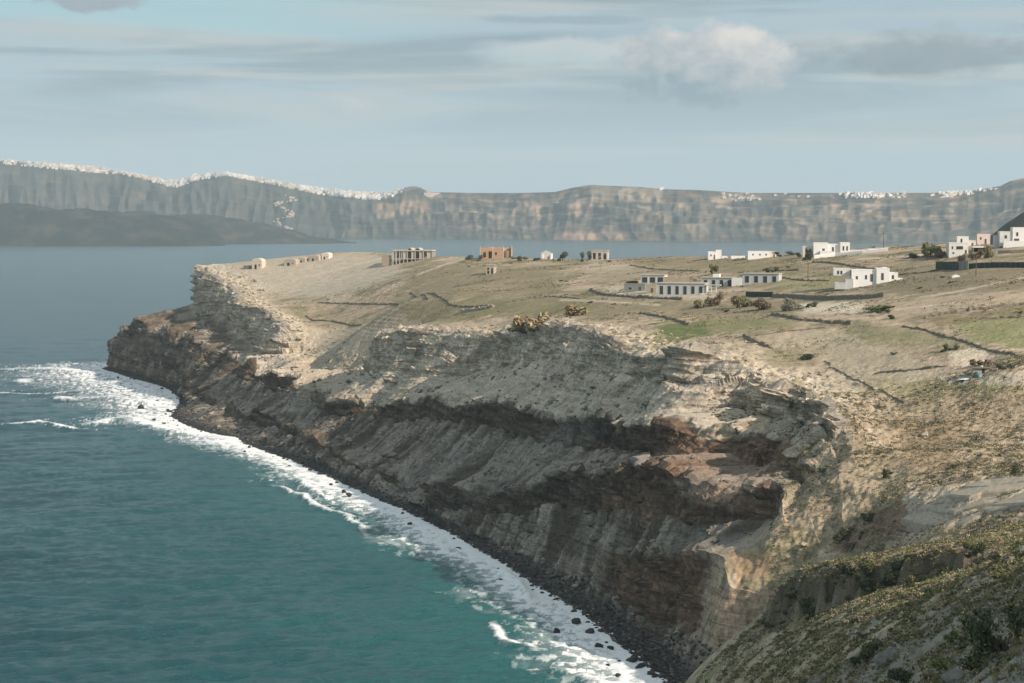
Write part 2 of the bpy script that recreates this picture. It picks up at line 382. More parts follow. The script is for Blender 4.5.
# beach between the water and the first ledge
bw = 4.0 + 2.2 * perlin2(sg / 40, 0 * sg) + 2 * sstep(140, 20, sg)
beach_t = RAILS['W'][0] + np.maximum(bw, 2.5); beach_z = 1.3 + 0.4 * perlin2(sg / 9, 3 + 0 * sg)
KEYS = ['U', 'W', 'Be'] + ORDER[1:]
KT = [RAILS['W'][0] - 45, RAILS['W'][0], beach_t] + [RAILS[k][0] for k in ORDER[1:]]
KZ = [0 * sg - 12, 0 * sg, beach_z] + [RAILS[k][1] for k in ORDER[1:]]
jut = 5.0 * perlin2(sg / 38, 7 + 0 * sg) + 3.4 * perlin2(sg / 15, 2 + 0 * sg) + 1.6 * (1 - 2 * np.abs(perlin2(sg / 9, 12 + 0 * sg)))
jw = {'U': 0, 'W': 0.12, 'Be': 0.2, 'Zb': .35, 'Zt': .45, 'Ab': .6, 'At': .6, 'Bb': .9, 'Bt': .9, 'Cb': 1.0, 'Ct': 1.0}
jut = jut * (1 - .55 * sstep(140, 180, sg) * sstep(400, 360, sg))
KT = [t + jut * jw[k] * sstep(-10, 40, sg) for k, t in zip(KEYS, KT)]
gap_min = {'Be': 2.0, 'Zb': .6, 'Zt': .5, 'Ab': .5, 'At': .6, 'Bb': .8, 'Bt': .6, 'Cb': 1.0, 'Ct': 1.2}
for i in range(1, len(KEYS)):
    if KEYS[i] in gap_min:
        KT[i] = np.maximum(KT[i], KT[i - 1] + gap_min[KEYS[i]]); KZ[i] = np.maximum(KZ[i], KZ[i - 1] + 0.25)
KT = [t + (np.where(sg > 902, (sg - 902) * 1.6, 0) if k in ('Cb', 'Ct') else np.where(sg > S_TIP, (sg - S_TIP) * 0.75, 0)) for k, t in zip(KEYS, KT)]     # the pale upper wall ends before the dark rocks of the point do

# top surface: thin plate through surveyed points
TOPPTS = [(245, 262, 1290), (290, 257, 1300), (330, 253, 1300), (390, 257, 1250), (435, 259, 1200), (480, 262, 1150), (545, 261, 1130), (600, 261, 1100), (650, 258, 1080), (710, 258, 1000), (780, 257, 950), (850, 250, 950), (900, 247, 950), (940, 245, 900), (1000, 248, 800), (1024, 250, 780),
    (300, 290, 1200), (300, 322, 1080), (340, 310, 1090), (345, 345, 965), (310, 350, 965), (400, 280, 1100), (400, 312, 950), (450, 300, 930), (450, 320, 880), (500, 290, 950), (500, 310, 850), (550, 280, 980), (550, 300, 850), (550, 313, 785),
    (600, 270, 1000), (620, 300, 790), (640, 314, 720), (690, 335, 640), (700, 295, 760), (700, 315, 690), (640, 285, 880), (740, 285, 800), (780, 265, 870), (840, 265, 820), (870, 284, 720), (930, 262, 800), (980, 268, 700), (1024, 275, 660),
    (800, 305, 680), (880, 310, 620), (960, 300, 610), (1024, 290, 610), (740, 335, 610), (800, 356, 580), (825, 368, 565), (800, 325, 610), (880, 335, 580), (960, 330, 570), (1024, 325, 565), (900, 370, 540), (985, 372, 510), (1024, 370, 500),
    (850, 400, 510), (870, 415, 500), (920, 420, 490), (1000, 410, 490), (860, 450, 470), (840, 480, 450), (800, 530, 435), (900, 480, 430), (900, 510, 412), (860, 540, 405), (830, 565, 400), (950, 480, 420), (960, 500, 397), (1024, 485, 397), (1024, 450, 440), (960, 450, 450),
    (860, 560, 382), (950, 545, 368), (1024, 522, 364), (900, 605, 335), (800, 645, 355), (1100, 490, 390), (1100, 400, 490), (1150, 300, 600), (1150, 260, 750), (1150, 560, 330)]
cp = np.array([at(*p) for p in TOPPTS])
s_, t_ = to_st(cp[:, 0], cp[:, 1])
ct_at = np.interp(s_, sg, KT[-1]); keep = t_ > ct_at + 3
cp = cp[keep]
edge_s = np.arange(-60, 1000, 14.0)
et, ez = np.interp(edge_s, sg, KT[-1]), np.interp(edge_s, sg, KZ[-1])
ex, ey = from_st(edge_s, et)
PX_ = np.concatenate([cp[:, :2], np.stack([ex, ey], 1)]); PZ_ = np.concatenate([cp[:, 2], ez])
top_tps = TPS(PX_, PZ_, 0.004)
CREST = np.array([((at(px, py, D)[0] / D), D) for px, py, D in [(100, 262, 1340), (188, 265, 1345), (245, 262, 1300), (290, 257, 1310), (330, 253, 1310), (390, 257, 1262), (435, 259, 1212), (480, 262, 1170), (545, 261, 1145), (600, 261, 1112), (650, 258, 1090), (710, 258, 1015), (780, 257, 965), (850, 250, 965), (900, 247, 965), (940, 245, 915), (1000, 248, 820), (1024, 250, 800), (1200, 250, 800)]])
def top_z(X, Y):
    z = top_tps(X, Y)
    a = X / np.maximum(Y, 1); d = Y - np.interp(a, CREST[:, 0], CREST[:, 1])
    d = np.maximum(d, 0)
    return np.maximum(z - np.where(d < 60, d * d / 180.0, 20 + (d - 60) * 0.62), -14)

# columns and rows
cs = [-110.0]
while cs[-1] < 1080:
    s = cs[-1]; cs.append(s + (0.9 if s < -60 else np.interp(s, [-60, 100, 300, 900, 930, 1080], [0.36, 0.36, 0.62, 1.25, 1.4, 5.0])))
cs = np.array(cs); NS = len(cs)
KTc = [np.interp(cs, sg, t) for t in KT]; KZc = [np.interp(cs, sg, z) for z in KZ]
segs = [8, 24, 34, 30, 36, 60, 64, 56, 72, 76]
shape_pow = {('Be', 'Zb'): 1.5, ('Zt', 'Ab'): 1.5, ('At', 'Bb'): 1.45, ('Bt', 'Cb'): 1.35}     # talus and benches are concave
rowsT, rowsZ, rowK = [], [], []
for i, n in enumerate(segs):
    pw = shape_pow.get((KEYS[i], KEYS[i + 1]), 1.0)
    for j in range(n):
        f = j / n
        if KEYS[i + 1] in ('Zt', 'At', 'Bt', 'Ct'):
            ft, fz = f, f
        else:
            ft, fz = f, f ** pw
        rowsT.append(KTc[i] + (KTc[i + 1] - KTc[i]) * ft); rowsZ.append(KZc[i] + (KZc[i + 1] - KZc[i]) * fz); rowK.append(i + f)
nc = len(rowsT)
d, step = 0.0, 0.35
while d < 560:
    rowsT.append(KTc[-1] + d); rowsZ.append(None); rowK.append(10 + min(d / 40.0, 20)); d += step; step = min(step * 1.0085, 6.0)
NV = len(rowsT)
TT = np.stack(rowsT); SS = np.broadcast_to(cs, TT.shape).copy(); KK = np.broadcast_to(np.array(rowK)[:, None], TT.shape)
ZZ = np.zeros_like(TT); ZZ[:nc] = np.stack(rowsZ[:nc])
XX, YY = from_st(SS, TT)
ZZ[nc:] = top_z(XX[nc:], YY[nc:])
ZZ[nc:] += (KZc[-1] - ZZ[nc]) * np.exp(-(TT[nc:] - TT[nc]) / 6.0)

# what each strip is made of
KN = KK + .16 * fbm2(SS / 7, KK * 1.3, 4, .6) * sstep(2, 3, KK) * (1 - sstep(9.6, 10, KK))
def band(lo, hi, e=0.12): return sstep(lo - e * .4, lo + e * .4, KN) * (1 - sstep(hi - e * .4, hi + e * .4, KN))
k_clZ, k_clA, k_clB, k_clC = band(3, 4), band(5, 6), band(7, 8), band(9, 10, .1)
k_clZ = k_clZ * sstep(95, 60, SS)
nose = sstep(14, 4, SS)
k_clZ, k_clA, k_clB, k_clC = [k * (1 - nose) for k in (k_clZ, k_clA, k_clB, k_clC)]
cliff = np.maximum.reduce([k_clZ, k_clA, k_clB, k_clC])
bench = np.maximum.reduce([band(2, 3), band(4, 5), band(6, 7), band(8, 9), (1 - sstep(95, 60, SS)) * band(3, 4)])
bench = bench * (1 - nose)
plate = np.maximum(sstep(10.0, 10.15, KK), nose * sstep(2.6, 3.6, KK))
dT = TT - KTc[-1]
# relief: base normals of the smooth shape first
def normals(P):
    du = np.gradient(P, axis=1); dv = np.gradient(P, axis=0)
    n = np.cross(du, dv); n /= np.maximum(np.linalg.norm(n, axis=2, keepdims=True), 1e-9)
    return n
P = np.stack([XX, YY, ZZ], 2)
Nn = normals(P)
if Nn[nc + 50, NS // 2, 2] < 0: Nn = -Nn
steep = 1 - np.clip(Nn[..., 2], 0, 1)
wob = 2.5 * perlin2(SS / 35, ZZ / 30)
ct2 = np.clip(KK - 0, 0, 30)
rough_zone = np.maximum(cliff, sstep(0.25, 0.6, steep) * 0.9 * (1 - .7 * nose))
# craggy broken rim just above the wall top
crag = plate * np.exp(-(dT / np.interp(cs, [0, 60, 180, 260, 400, 500, 700, 940], [14, 22, 20, 8, 12, 6, 14, 16])) ** 2) * sstep(-5, 30, SS)
disp = rough_zone * (1.7 * perlin3(SS / 17, ZZ / 34, TT / 34) + 1.0 * perlin3(SS / 6.5, ZZ / 14, TT / 14))
disp += rough_zone * 0.55 * perlin2((ZZ + wob) / 2.1, SS / 40) * np.clip(cliff + .3, 0, 1)          # bedding ledges
disp += cliff * 0.42 * perlin2(SS / 1.9, ZZ / 16)                                                  # vertical flutes
fineN = 0.55 * perlin3(SS / 2.6, ZZ / 2.6, TT / 2.6) + 0.3 * perlin3(SS / 1.2, ZZ / 1.2, TT / 1.2)
disp += fineN * (0.9 * cliff + 0.5 * bench + 0.9 * crag + 0.05 * plate)
knob = 1.6 * np.abs(perlin3(SS / 5.5, ZZ / 5.5, TT / 5.5)) + 1.2 * np.abs(perlin3(SS / 2.7, ZZ / 2.7, TT / 2.7))
disp += crag * (knob * 1.5 - 0.8)
# gullies and rubble chutes down the benches
diag = SS + 0.28 * TT
streak = ridge2(diag / 9.0, TT / 70 + ZZ / 60, 3)
disp += bench * (0.55 * streak + 0.35 * perlin2(diag / 3.0, TT / 30)) * sstep(2.2, 2.9, KK)
# long slope on the near side and the plateau: low swells, hummocks, rills
rightslope = plate * sstep(70, 20, SS) 
nearside = plate * sstep(150, 40, SS) 
far_pl = sstep(90, 180, SS)
disp += plate * ((.35 - .2 * far_pl) * fbm2(XX / 26, YY / 26, 4) + 0.10 * perlin2(XX / 2.3, YY / 2.3))
tf = ZZ / 1.7 + .35 * fbm2(XX / 50, YY / 50, 3); tf = tf - np.floor(tf)
disp += plate * far_pl * sstep(8, 25, dT) * .18 * (tf ** 3 - .25) * sstep(-.3, .2, perlin2(XX / 45, YY / 45 + 3))
disp += nearside * (0.45 * fbm2(XX / 11, YY / 11, 4) + 0.22 * perlin2(XX / 1.2, YY / 1.2)) 
rill = ridge2((XX * 0.72 + YY * 0.69) / 9.0 + 0.6 * perlin2(XX / 20, YY / 20), (XX * 0.69 - YY * .72) / 60, 3)
disp -= rightslope * sstep(48, 20, dT - 40 + 0 * SS) * 0.0
disp += nose * plate * (.6 * fbm2(XX / 11, YY / 11, 4) + .16 * perlin2(XX / 1.3, YY / 1.3))
disp += rightslope * 0.42 * rill * sstep(0.05, 0.2, steep)
face = sstep(2.0, 3.0, KK) * (1 - plate) * (1 - .5 * nose)
warp = 6 * perlin2(SS / 30, ZZ / 22)
butt = 1 - 2 * np.abs(perlin3((SS + warp) / 19, ZZ / 46, TT / 60)); butt2 = 1 - 2 * np.abs(perlin3((SS + warp) / 8.5, ZZ / 24, TT / 30))
face = face * (1 - .7 * nose)
butt = butt * (1 - .7 * k_clC * sstep(140, 180, SS) * sstep(400, 360, SS))
disp += face * (2.3 * perlin3(SS / 28, ZZ / 30, TT / 30) + 1.1 * butt + .6 * butt2)
def saw(h):
    f = h - np.floor(h); return f ** 4 - .2
hh_ = ZZ + wob * 1.2 + .035 * SS + 1.2 * perlin2(SS / 12, ZZ / 9)
disp += face * (cliff * .8 + .25) * (2.3 * saw(hh_ / 4.6) * sstep(-.4, .3, perlin2(SS / 26 + 5, ZZ / 12)) + 1.1 * saw(hh_ / 1.75) * sstep(-.3, .3, perlin2(SS / 15 + 8, ZZ / 8)))
# jointed blocks
wj = 1.6 * perlin2(SS / 8, ZZ / 6)
ang = 1.0 + SS / 900.0
disp += face * (.25 + .75 * cliff) * (1.6 * cell2((SS + wj) / (8.5 * ang), (hh_ + wj) / 7.0, 1) + .9 * cell2((SS + wj * 1.3) / (3.3 * ang), (hh_ + wj) / 2.9, 3) + .45 * cell2((SS + wj) / (1.4 * ang), hh_ / 1.3, 5))
disp += bench * (1 - cliff) * 1.0 * ridge2(diag / 5.2 + .5 * perlin2(SS / 9, TT / 9), TT / 55, 3) * sstep(2.2, 2.9, KK) * .6
disp *= sstep(0.9, 1.8, KK)
P2 = P + Nn * disp[..., None]
P2[..., 2] = np.where(KK < 1.0, np.minimum(P2[..., 2], 0.0 - (1 - KK) * 8), P2[..., 2])
HEAD_P = P2
PPX, PPY = project(P2)

# ---- colours of rock and soil (reflectance, no light in them)
def C(*v): return np.array(v, np.float32)
n_big = fbm2(SS / 60, TT / 60, 3); n_mid = fbm2(SS / 14, (TT + ZZ) / 14, 4); n_f = perlin3(SS / 3, TT / 3, ZZ / 3)
lith = perlin2((ZZ + wob * 1.3 + 0.02 * SS) / 1.7, SS / 120); lith2 = perlin2((ZZ + wob) / 5.0, SS / 200)
dark = mix(C(.085, .066, .048), C(.16, .122, .085), sstep(-.5, .6, lith + n_f * .3))
dark = mix(dark, C(.16, .105, .07), sstep(.25, .7, lith2) * .55)
dark = mix(dark, C(.22, .135, .09), sstep(130, 60, SS) * (.35 + .35 * sstep(-.2, .5, lith)))
dark = mix(dark, C(.075, .07, .04), sstep(.1, .6, n_mid) * .5)
talus = mix(C(.095, .077, .058), C(.29, .255, .205), sstep(.1, 1.5, streak + n_mid * .5) ** 1.3)
talus = mix(talus, C(.08, .064, .048), sstep(.2, .8, fbm2(diag / 20, TT / 60 + 5, 3)))
tuff = mix(C(.46, .40, .315), C(.56, .485, .385), sstep(-.5, .6, lith + .4 * n_mid))
tuff = mix(tuff, C(.27, .24, .195), sstep(.25, .8, perlin2(SS / 3.2, ZZ / 40) + .4 * n_f) * .6)
tan = mix(C(.46, .39, .295), C(.58, .50, .39), sstep(-.5, .6, n_mid))
tan = mix(tan, C(.30, .255, .19), sstep(.15, .6, n_f) * .6)
col = np.zeros(P.shape, np.float32) + C(.05, .048, .045)
wet = mix(C(.034, .032, .030), C(.075, .069, .060), sstep(1.2, 2.6, KK))
col = mix(col, wet, sstep(.8, 1.0, KK))
col = mix(col, talus, sstep(2.0, 2.8, KK))
col = mix(col, dark, k_clA); col = mix(col, dark, k_clZ)
col = mix(col, talus, band(6, 7, .1) * (1 - nose)); col = mix(col, dark, k_clB)
lt = mix(tuff * .92, talus * 1.5, sstep(.0, .8, n_mid) * .5)
col = mix(col, lt, band(8, 9, .08) * (1 - nose))
col = mix(col, tuff, k_clC)
# tip of the headland: lower rocks brown and dark all the way to the pale wall
col = mix(col, mix(dark * 1.15, talus, sstep(-.2, .6, n_mid)), sstep(600, 720, SS) * (1 - sstep(8.7, 9.05, KK)) * sstep(2.0, 2.4, KK))
# top
soil = mix(C(.385, .30, .212), C(.48, .38, .278), sstep(-.6, .6, fbm2(XX / 40, YY / 40, 4)))
scrub = mix(C(.155, .15, .078), C(.215, .20, .105), sstep(-.5, .5, n_mid))
cover = sstep(-.15, .55, fbm2(XX / 22 + 3, YY / 30, 5, .62))
strip = sstep(.05, .5, fbm2(XX / 42 + 2, YY / 9, 4, .6)) * sstep(560, 640, YY)
soil = mix(soil, C(.29, .225, .155), sstep(.0, .5, fbm2(XX / 60 + 8, YY / 14, 4)) * .55 * sstep(540, 620, YY))
top = mix(soil, scrub, np.clip(cover * .68 + strip * .5, 0, .9))
top = mix(top, C(.115, .108, .062), sstep(.32, .62, fbm2(XX / 2.6, YY / 3.2, 3)) * .6)
col = mix(col, top * (1 + .22 * fbm2(XX / 3.5, YY / 3.5, 3))[..., None], plate)
col = mix(col, mix(tan, scrub, sstep(.2, .6, n_mid) * .6), np.clip(crag * 1.5, 0, 1) * plate)
HEAD_COL = col

# named patches of ground, each given by the outline it has on the land
def inside(poly, px, py, soft=2.5, ragged=5.0):
    poly = np.array(poly, float)
    zz_ = ZSUB if ZSUB is not None else 0 * XX
    jx = px + ragged * 1.5 * fbm2(XX / 7, (YY + zz_) / 7, 4, .6); jy = py + ragged * fbm2(XX / 8 + 9, (YY + zz_) / 8, 4, .6)
    n = len(poly); ins = np.zeros(px.shape, bool); dmin = np.full(px.shape, 1e9, np.float32)
    for i in range(n):
        x1, y1 = poly[i]; x2, y2 = poly[(i + 1) % n]
        if y1 != y2:
            cnd = ((y1 > jy) != (y2 > jy)); xi = (x2 - x1) * (jy - y1) / (y2 - y1) + x1; ins ^= cnd & (jx < xi)
        ex_, ey_ = x2 - x1, y2 - y1; u = np.clip(((jx - x1) * ex_ + (jy - y1) * ey_) / (ex_ * ex_ + ey_ * ey_ + 1e-9), 0, 1)
        dmin = np.minimum(dmin, np.hypot(jx - x1 - u * ex_, jy - y1 - u * ey_))
    sd_ = np.where(ins, dmin, -dmin)
    return sstep(-soft, soft, sd_)
ZSUB = None
def patch(poly, colour, amt=0.85, soft=2.5, ragged=5.0, sel=None, var=0.12):
    global HEAD_COL, XX, YY, ZSUB
    poly = np.array(poly, float)
    lo = poly.min(0) - 14; hi = poly.max(0) + 14
    box = (PPX > lo[0]) & (PPX < hi[0]) & (PPY > lo[1]) & (PPY < hi[1]) & (YY < 1500)
    rr = np.where(box.any(1))[0]; cc_ = np.where(box.any(0))[0]
    if len(rr) == 0: return
    sl = (slice(rr[0], rr[-1] + 1), slice(cc_[0], cc_[-1] + 1))
    X0, Y0 = XX, YY
    XX, YY = X0[sl], Y0[sl]; ZSUB = HEAD_P[sl][..., 2]
    m = inside(poly, PPX[sl], PPY[sl], soft, ragged) * amt * box[sl]
    v = 1 + var * fbm2(XX / 4, YY / 4, 3)
    XX, YY = X0, Y0
    if sel is not None: m = m * sel[sl]
    HEAD_COL[sl] = mix(HEAD_COL[sl], np.array(colour, np.float32) * v[..., None], m)
land = plate
pale = (.45, .385, .285)
# the plateau, far end to near end
patch([(190, 262), (330, 252), (400, 256), (400, 275), (330, 300), (250, 290), (195, 275)], (.44, .385, .30), .8, 4, 6, land)
patch([(300, 330), (400, 322), (375, 345), (345, 385), (300, 392), (288, 360)], (.42, .355, .265), .85, 4, 6)
patch([(415, 262), (470, 262), (560, 270), (560, 296), (440, 300), (400, 290)], (.225, .19, .115), .75, 5, 8, land)
patch([(590, 262), (640, 266), (655, 276), (610, 276), (575, 272)], (.44, .37, .275), .75, 2, 3, land)
patch([(400, 302), (600, 296), (600, 312), (520, 316), (410, 318)], (.205, .185, .095), .75, 3, 6, land)
patch([(650, 333), (700, 318), (760, 316), (800, 324), (700, 337), (660, 345)], (.25, .235, .12), .85, 2, 3, land)
patch([(655, 326), (700, 322), (712, 332), (672, 342)], (.12, .15, .05), .8, 2, 4, land)
patch([(800, 322), (840, 310), (900, 300), (1030, 288), (1030, 302), (960, 310), (880, 316)], (.41, .33, .235), .95, 1.5, 2, land)
patch([(800, 303), (868, 302), (860, 312), (805, 313)], (.60, .53, .41), .9, 1.5, 2, land)
patch([(760, 337), (830, 328), (900, 350), (940, 372), (900, 385), (840, 372), (800, 354)], (.42, .355, .255), .8, 4, 6, land)
patch([(840, 326), (960, 330), (950, 348), (870, 344)], (.24, .225, .125), .75, 3, 6, land)
patch([(945, 322), (1030, 314), (1030, 350), (980, 340)], (.235, .235, .11), .85, 2, 4, land)
patch([(900, 318), (1030, 306), (1030, 316), (940, 326)], (.20, .17, .095), .8, 2, 5, land)
patch([(620, 258), (720, 257), (800, 256), (800, 275), (700, 268), (640, 266)], (.225, .19, .11), .8, 3, 4, land)
patch([(800, 268), (1030, 262), (1030, 290), (900, 296), (860, 290)], (.215, .18, .112), .8, 3, 5, land)
patch([(760, 276), (840, 276), (850, 290), (790, 290)], (.26, .245, .13), .7, 2, 4, land)
patch([(615, 283), (720, 290), (725, 300), (640, 298), (600, 292)], (.46, .40, .31), .8, 1.5, 2, land)
patch([(600, 299), (700, 303), (800, 300), (800, 318), (700, 316), (640, 312), (590, 316)], (.24, .20, .125), .75, 3, 6, land)
patch([(560, 276), (640, 278), (700, 272), (760, 278), (760, 270), (640, 268)], (.25, .21, .13), .6, 3, 5, land)
# pale tracks
for tr in ([(924, 297), (960, 291), (1030, 276)], [(312, 276), (350, 266), (392, 256)], [(417, 275), (440, 266), (464, 259)], [(858, 259), (910, 256), (945, 252)], [(600, 291), (640, 295), (720, 297)], [(905, 381), (960, 380), (1030, 379)], [(795, 313), (870, 312), (960, 303)], [(560, 300), (600, 301), (660, 305)]):
    for (x0, y0), (x1, y1) in zip(tr[:-1], tr[1:]):
        patch([(x0, y0 - .9), (x1, y1 - .9), (x1, y1 + .9), (x0, y0 + .9)], (.50, .43, .33), .8, .7, .5, land)
# near slopes
patch([(840, 395), (1030, 385), (1030, 480), (900, 480), (850, 440)], (.34, .27, .175), .55, 8, 10, land)
patch([(880, 415), (950, 418), (960, 470), (905, 468)], (.20, .145, .085), .65, 8, 10, land)
patch([(860, 385), (1000, 378), (1030, 392), (900, 398)], (.27, .25, .13), .6, 4, 6, land)
patch([(950, 352), (975, 344), (990, 352), (985, 368), (955, 366)], (.60, .52, .39), .9, 2, 4, land)
patch([(935, 376), (1030, 372), (1030, 384), (945, 384)], (.47, .41, .32), .8, 2, 3, land)
patch([(830, 520), (900, 500), (960, 495), (940, 520), (860, 545), (840, 555)], (.185, .12, .08), .75, 5, 8, land)
patch([(790, 440), (850, 425), (905, 470), (860, 530), (800, 560), (790, 500)], (.34, .275, .185), .6, 8, 10)
patch([(742, 552), (790, 520), (830, 545), (800, 585), (760, 620), (735, 590)], (.245, .215, .115), .7, 6, 8)
patch([(732, 551), (775, 556), (768, 575), (735, 580)], (.40, .245, .15), .5, 3, 4)
patch([(715, 590), (780, 590), (785, 625), (735, 650), (715, 650)], (.36, .255, .18), .7, 4, 6)
patch([(735, 395), (770, 392), (768, 432), (700, 442), (705, 432)], (.50, .415, .30), .8, 3, 4)
patch([(655, 445), (790, 440), (780, 478), (665, 474)], (.25, .165, .115), .55, 4, 5)
patch([(660, 478), (760, 480), (730, 505), (690, 500)], (.34, .265, .20), .7, 4, 5)
patch([(905, 492), (1030, 482), (1030, 505), (960, 525), (905, 527)], (.44, .385, .30), .85, 2, 3, land)
# talus, mid section: the pale rubble fans
for poly in ([(560, 420), (610, 428), (520, 475), (470, 510), (455, 500)], [(700, 530), (790, 528), (770, 545), (690, 552), (650, 552)], [(470, 440), (500, 440), (400, 500), (380, 490)]):
    patch(poly, (.255, .235, .205), .5, 6, 12)
patch([(300, 395), (400, 392), (425, 400), (330, 402)], (.33, .28, .21), .7, 3, 4)

HEAD_COL = np.clip(HEAD_COL, .02, .8)
me = grid_mesh('headland', HEAD_P, HEAD_COL, smooth=False)
M_HEAD = ground_mat('headland_ground', 1.0, .75, .35, 1.1, beds=1.0)
headland = tag(link('headland', me, M_HEAD), kind='structure')
# ------------------------------------------------------------------ near hillside, bottom right
FP = [(1024, 683, 85), (940, 683, 110), (860, 683, 150), (810, 683, 180), (760, 683, 225), (720, 683, 272), (695, 683, 340), (1024, 620, 120), (940, 640, 135), (880, 650, 160), (835, 655, 190), (1024, 566, 190), (930, 600, 200), (870, 632, 200), (1000, 596, 150),
      (950, 580, 230), (900, 602, 236), (850, 627, 238), (800, 647, 250), (760, 663, 268), (785, 632, 322), (850, 607, 297), (930, 588, 275), (1024, 572, 260),
      (785, 592, 350), (810, 583, 345), (850, 572, 345), (930, 552, 335), (1024, 526, 325), (790, 600, 378), (850, 574, 366), (930, 556, 365), (1024, 527, 362)]
fp = [at(*p) for p in FP]
bank_line = np.array([at(px, py, D)[:2] for px, py, D in [(770, 625, 352), (785, 600, 336), (815, 590, 322), (850, 580, 308), (890, 572, 298), (930, 562, 288), (980, 556, 280), (1024, 548, 274), (1100, 540, 268)]])
bank_h = np.array([1.0, 6.5, 6.2, 4.6, 3.0, 3.4, 2.6, 1.6, 0.5])
def bank_step(X, Y):
    sh = np.shape(X); x = np.ravel(X); y = np.ravel(Y)
    best = np.full(x.shape, 1e9); hh = np.zeros(x.shape); side = np.zeros(x.shape); cl = np.zeros(x.shape)
    for i in range(len(bank_line) - 1):
        p, q = bank_line[i], bank_line[i + 1]; e = q - p; l2 = e @ e
        u = ((x - p[0]) * e[0] + (y - p[1]) * e[1]) / l2; uc = np.clip(u, 0, 1)
        dx, dy = x - p[0] - uc * e[0], y - p[1] - uc * e[1]; d = np.hypot(dx, dy); sgn = np.sign(e[0] * dy - e[1] * dx)
        k = d < best; best[k] = d[k]; side[k] = sgn[k]; hh[k] = (bank_h[i] + (bank_h[i + 1] - bank_h[i]) * uc)[k]
    sd_ = best * np.where(side == 0, 1, side)
    return sd_.reshape(sh), hh.reshape(sh)
fp = np.array(fp)
d_, h_ = bank_step(fp[:, 0], fp[:, 1])
fz = fp[:, 2] - np.where(d_ > 0, h_ * np.exp(-np.maximum(d_, 0) / 60), 0)
extra = np.array([(10, 300, -6), (-12, 200, -8), (-6, 110, 22), (18, 427, -5), (40, 445, -2), (0, 40, 60), (60, 40, 92), (110, 160, 76), (130, 300, 50), (12, 250, 12), (24, 340, 2), (140, 370, 40), (150, 230, 58)], float)
fore_tps = TPS(np.concatenate([fp[:, :2], extra[:, :2]]), np.concatenate([fz, extra[:, 2]]), .01)
def fore_z(X, Y, warp=True):
    d, h = bank_step(X, Y)
    dn = d + (2.4 * perlin2(X / 6, Y / 6) + 1.5 * perlin2(X / 2.2, Y / 2.2) if warp else 0)
    z = fore_tps(X, Y) + h * sstep(-1.8, 1.6, dn) * np.exp(-np.maximum(d, 0) / 60)
    return z
aa = np.linspace(ray(630, 400)[0], ray(1330, 400)[0], 980)
dd = [38.0]
while dd[-1] < 392: dd.append(dd[-1] * (1.0036))
dd = np.array(dd)
FX = aa[None, :] * dd[:, None]; FY = np.broadcast_to(dd[:, None], FX.shape)
FZ = fore_z(FX, FY)
FZ += -np.maximum(FY - 366, 0) * .55
rock = ridge2(FX / 14 + .3 * FY / 14, FY / 30, 3)
lumps = .32 * ridge2(FX / 13 + .2 * FY / 13, FY / 24, 3) + .38 * fbm2(FX / 11, FY / 11, 5) + .24 * fbm2(FX / 2.2, FY / 2.2, 3) + .09 * perlin2(FX / .7, FY / .7)
outcrop = sstep(.25, .6, fbm2(FX / 9 + 4, FY / 16 + 2, 3))
near_g = sstep(260, 190, FY)
FZ += np.exp(-(bank_step(FX, FY)[0] / 3.5) ** 2) * (1.1 * perlin2(FX / 2.3, FY / 2.3) + .8 * perlin2(FX / .95, FY / .95))
FZ += lumps + near_g * outcrop * (.55 + .35 * perlin2(FX / 1.6, FY / 1.6))
FPt = np.stack([FX, FY, FZ], 2)
fcol = mix(C(.35, .29, .195), C(.46, .385, .27), sstep(-.5, .5, fbm2(FX / 8, FY / 8, 4)))
fcol = mix(fcol, C(.225, .21, .10), sstep(-.15, .35, fbm2(FX / 5 + 3, FY / 7, 5, .65)) * .75)
fcol = mix(fcol, C(.085, .085, .045), sstep(.15, .5, fbm2(FX / 1.5, FY / 1.9, 3)) * .7)
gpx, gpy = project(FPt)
hill_shade = sstep(0, 14, gpy - np.interp(gpx, [760, 830, 880, 930, 1000, 1040], [700, 662, 632, 606, 575, 566]))
fcol = mix(fcol, mix(C(.16, .155, .13), C(.24, .23, .20), sstep(-.4, .4, fbm2(FX / 3, FY / 5, 4))), hill_shade * .75)  # grey of the slope lying in shade, put into the ground colour
fcol = mix(fcol, C(.27, .26, .235), near_g * outcrop * .8)
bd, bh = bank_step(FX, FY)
fcol = mix(fcol, C(.085, .072, .05), np.exp(-(bd / 4.2) ** 2) * sstep(1, 3, bh) * .85)  # shade on the bank face painted into the ground colour
shorebelt = sstep(14, 4, FZ)
fcol = mix(fcol, C(.06, .055, .045), shorebelt)
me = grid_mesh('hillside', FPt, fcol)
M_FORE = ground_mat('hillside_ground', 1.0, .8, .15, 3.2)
hillside = tag(link('hillside', me, M_FORE), kind='structure')
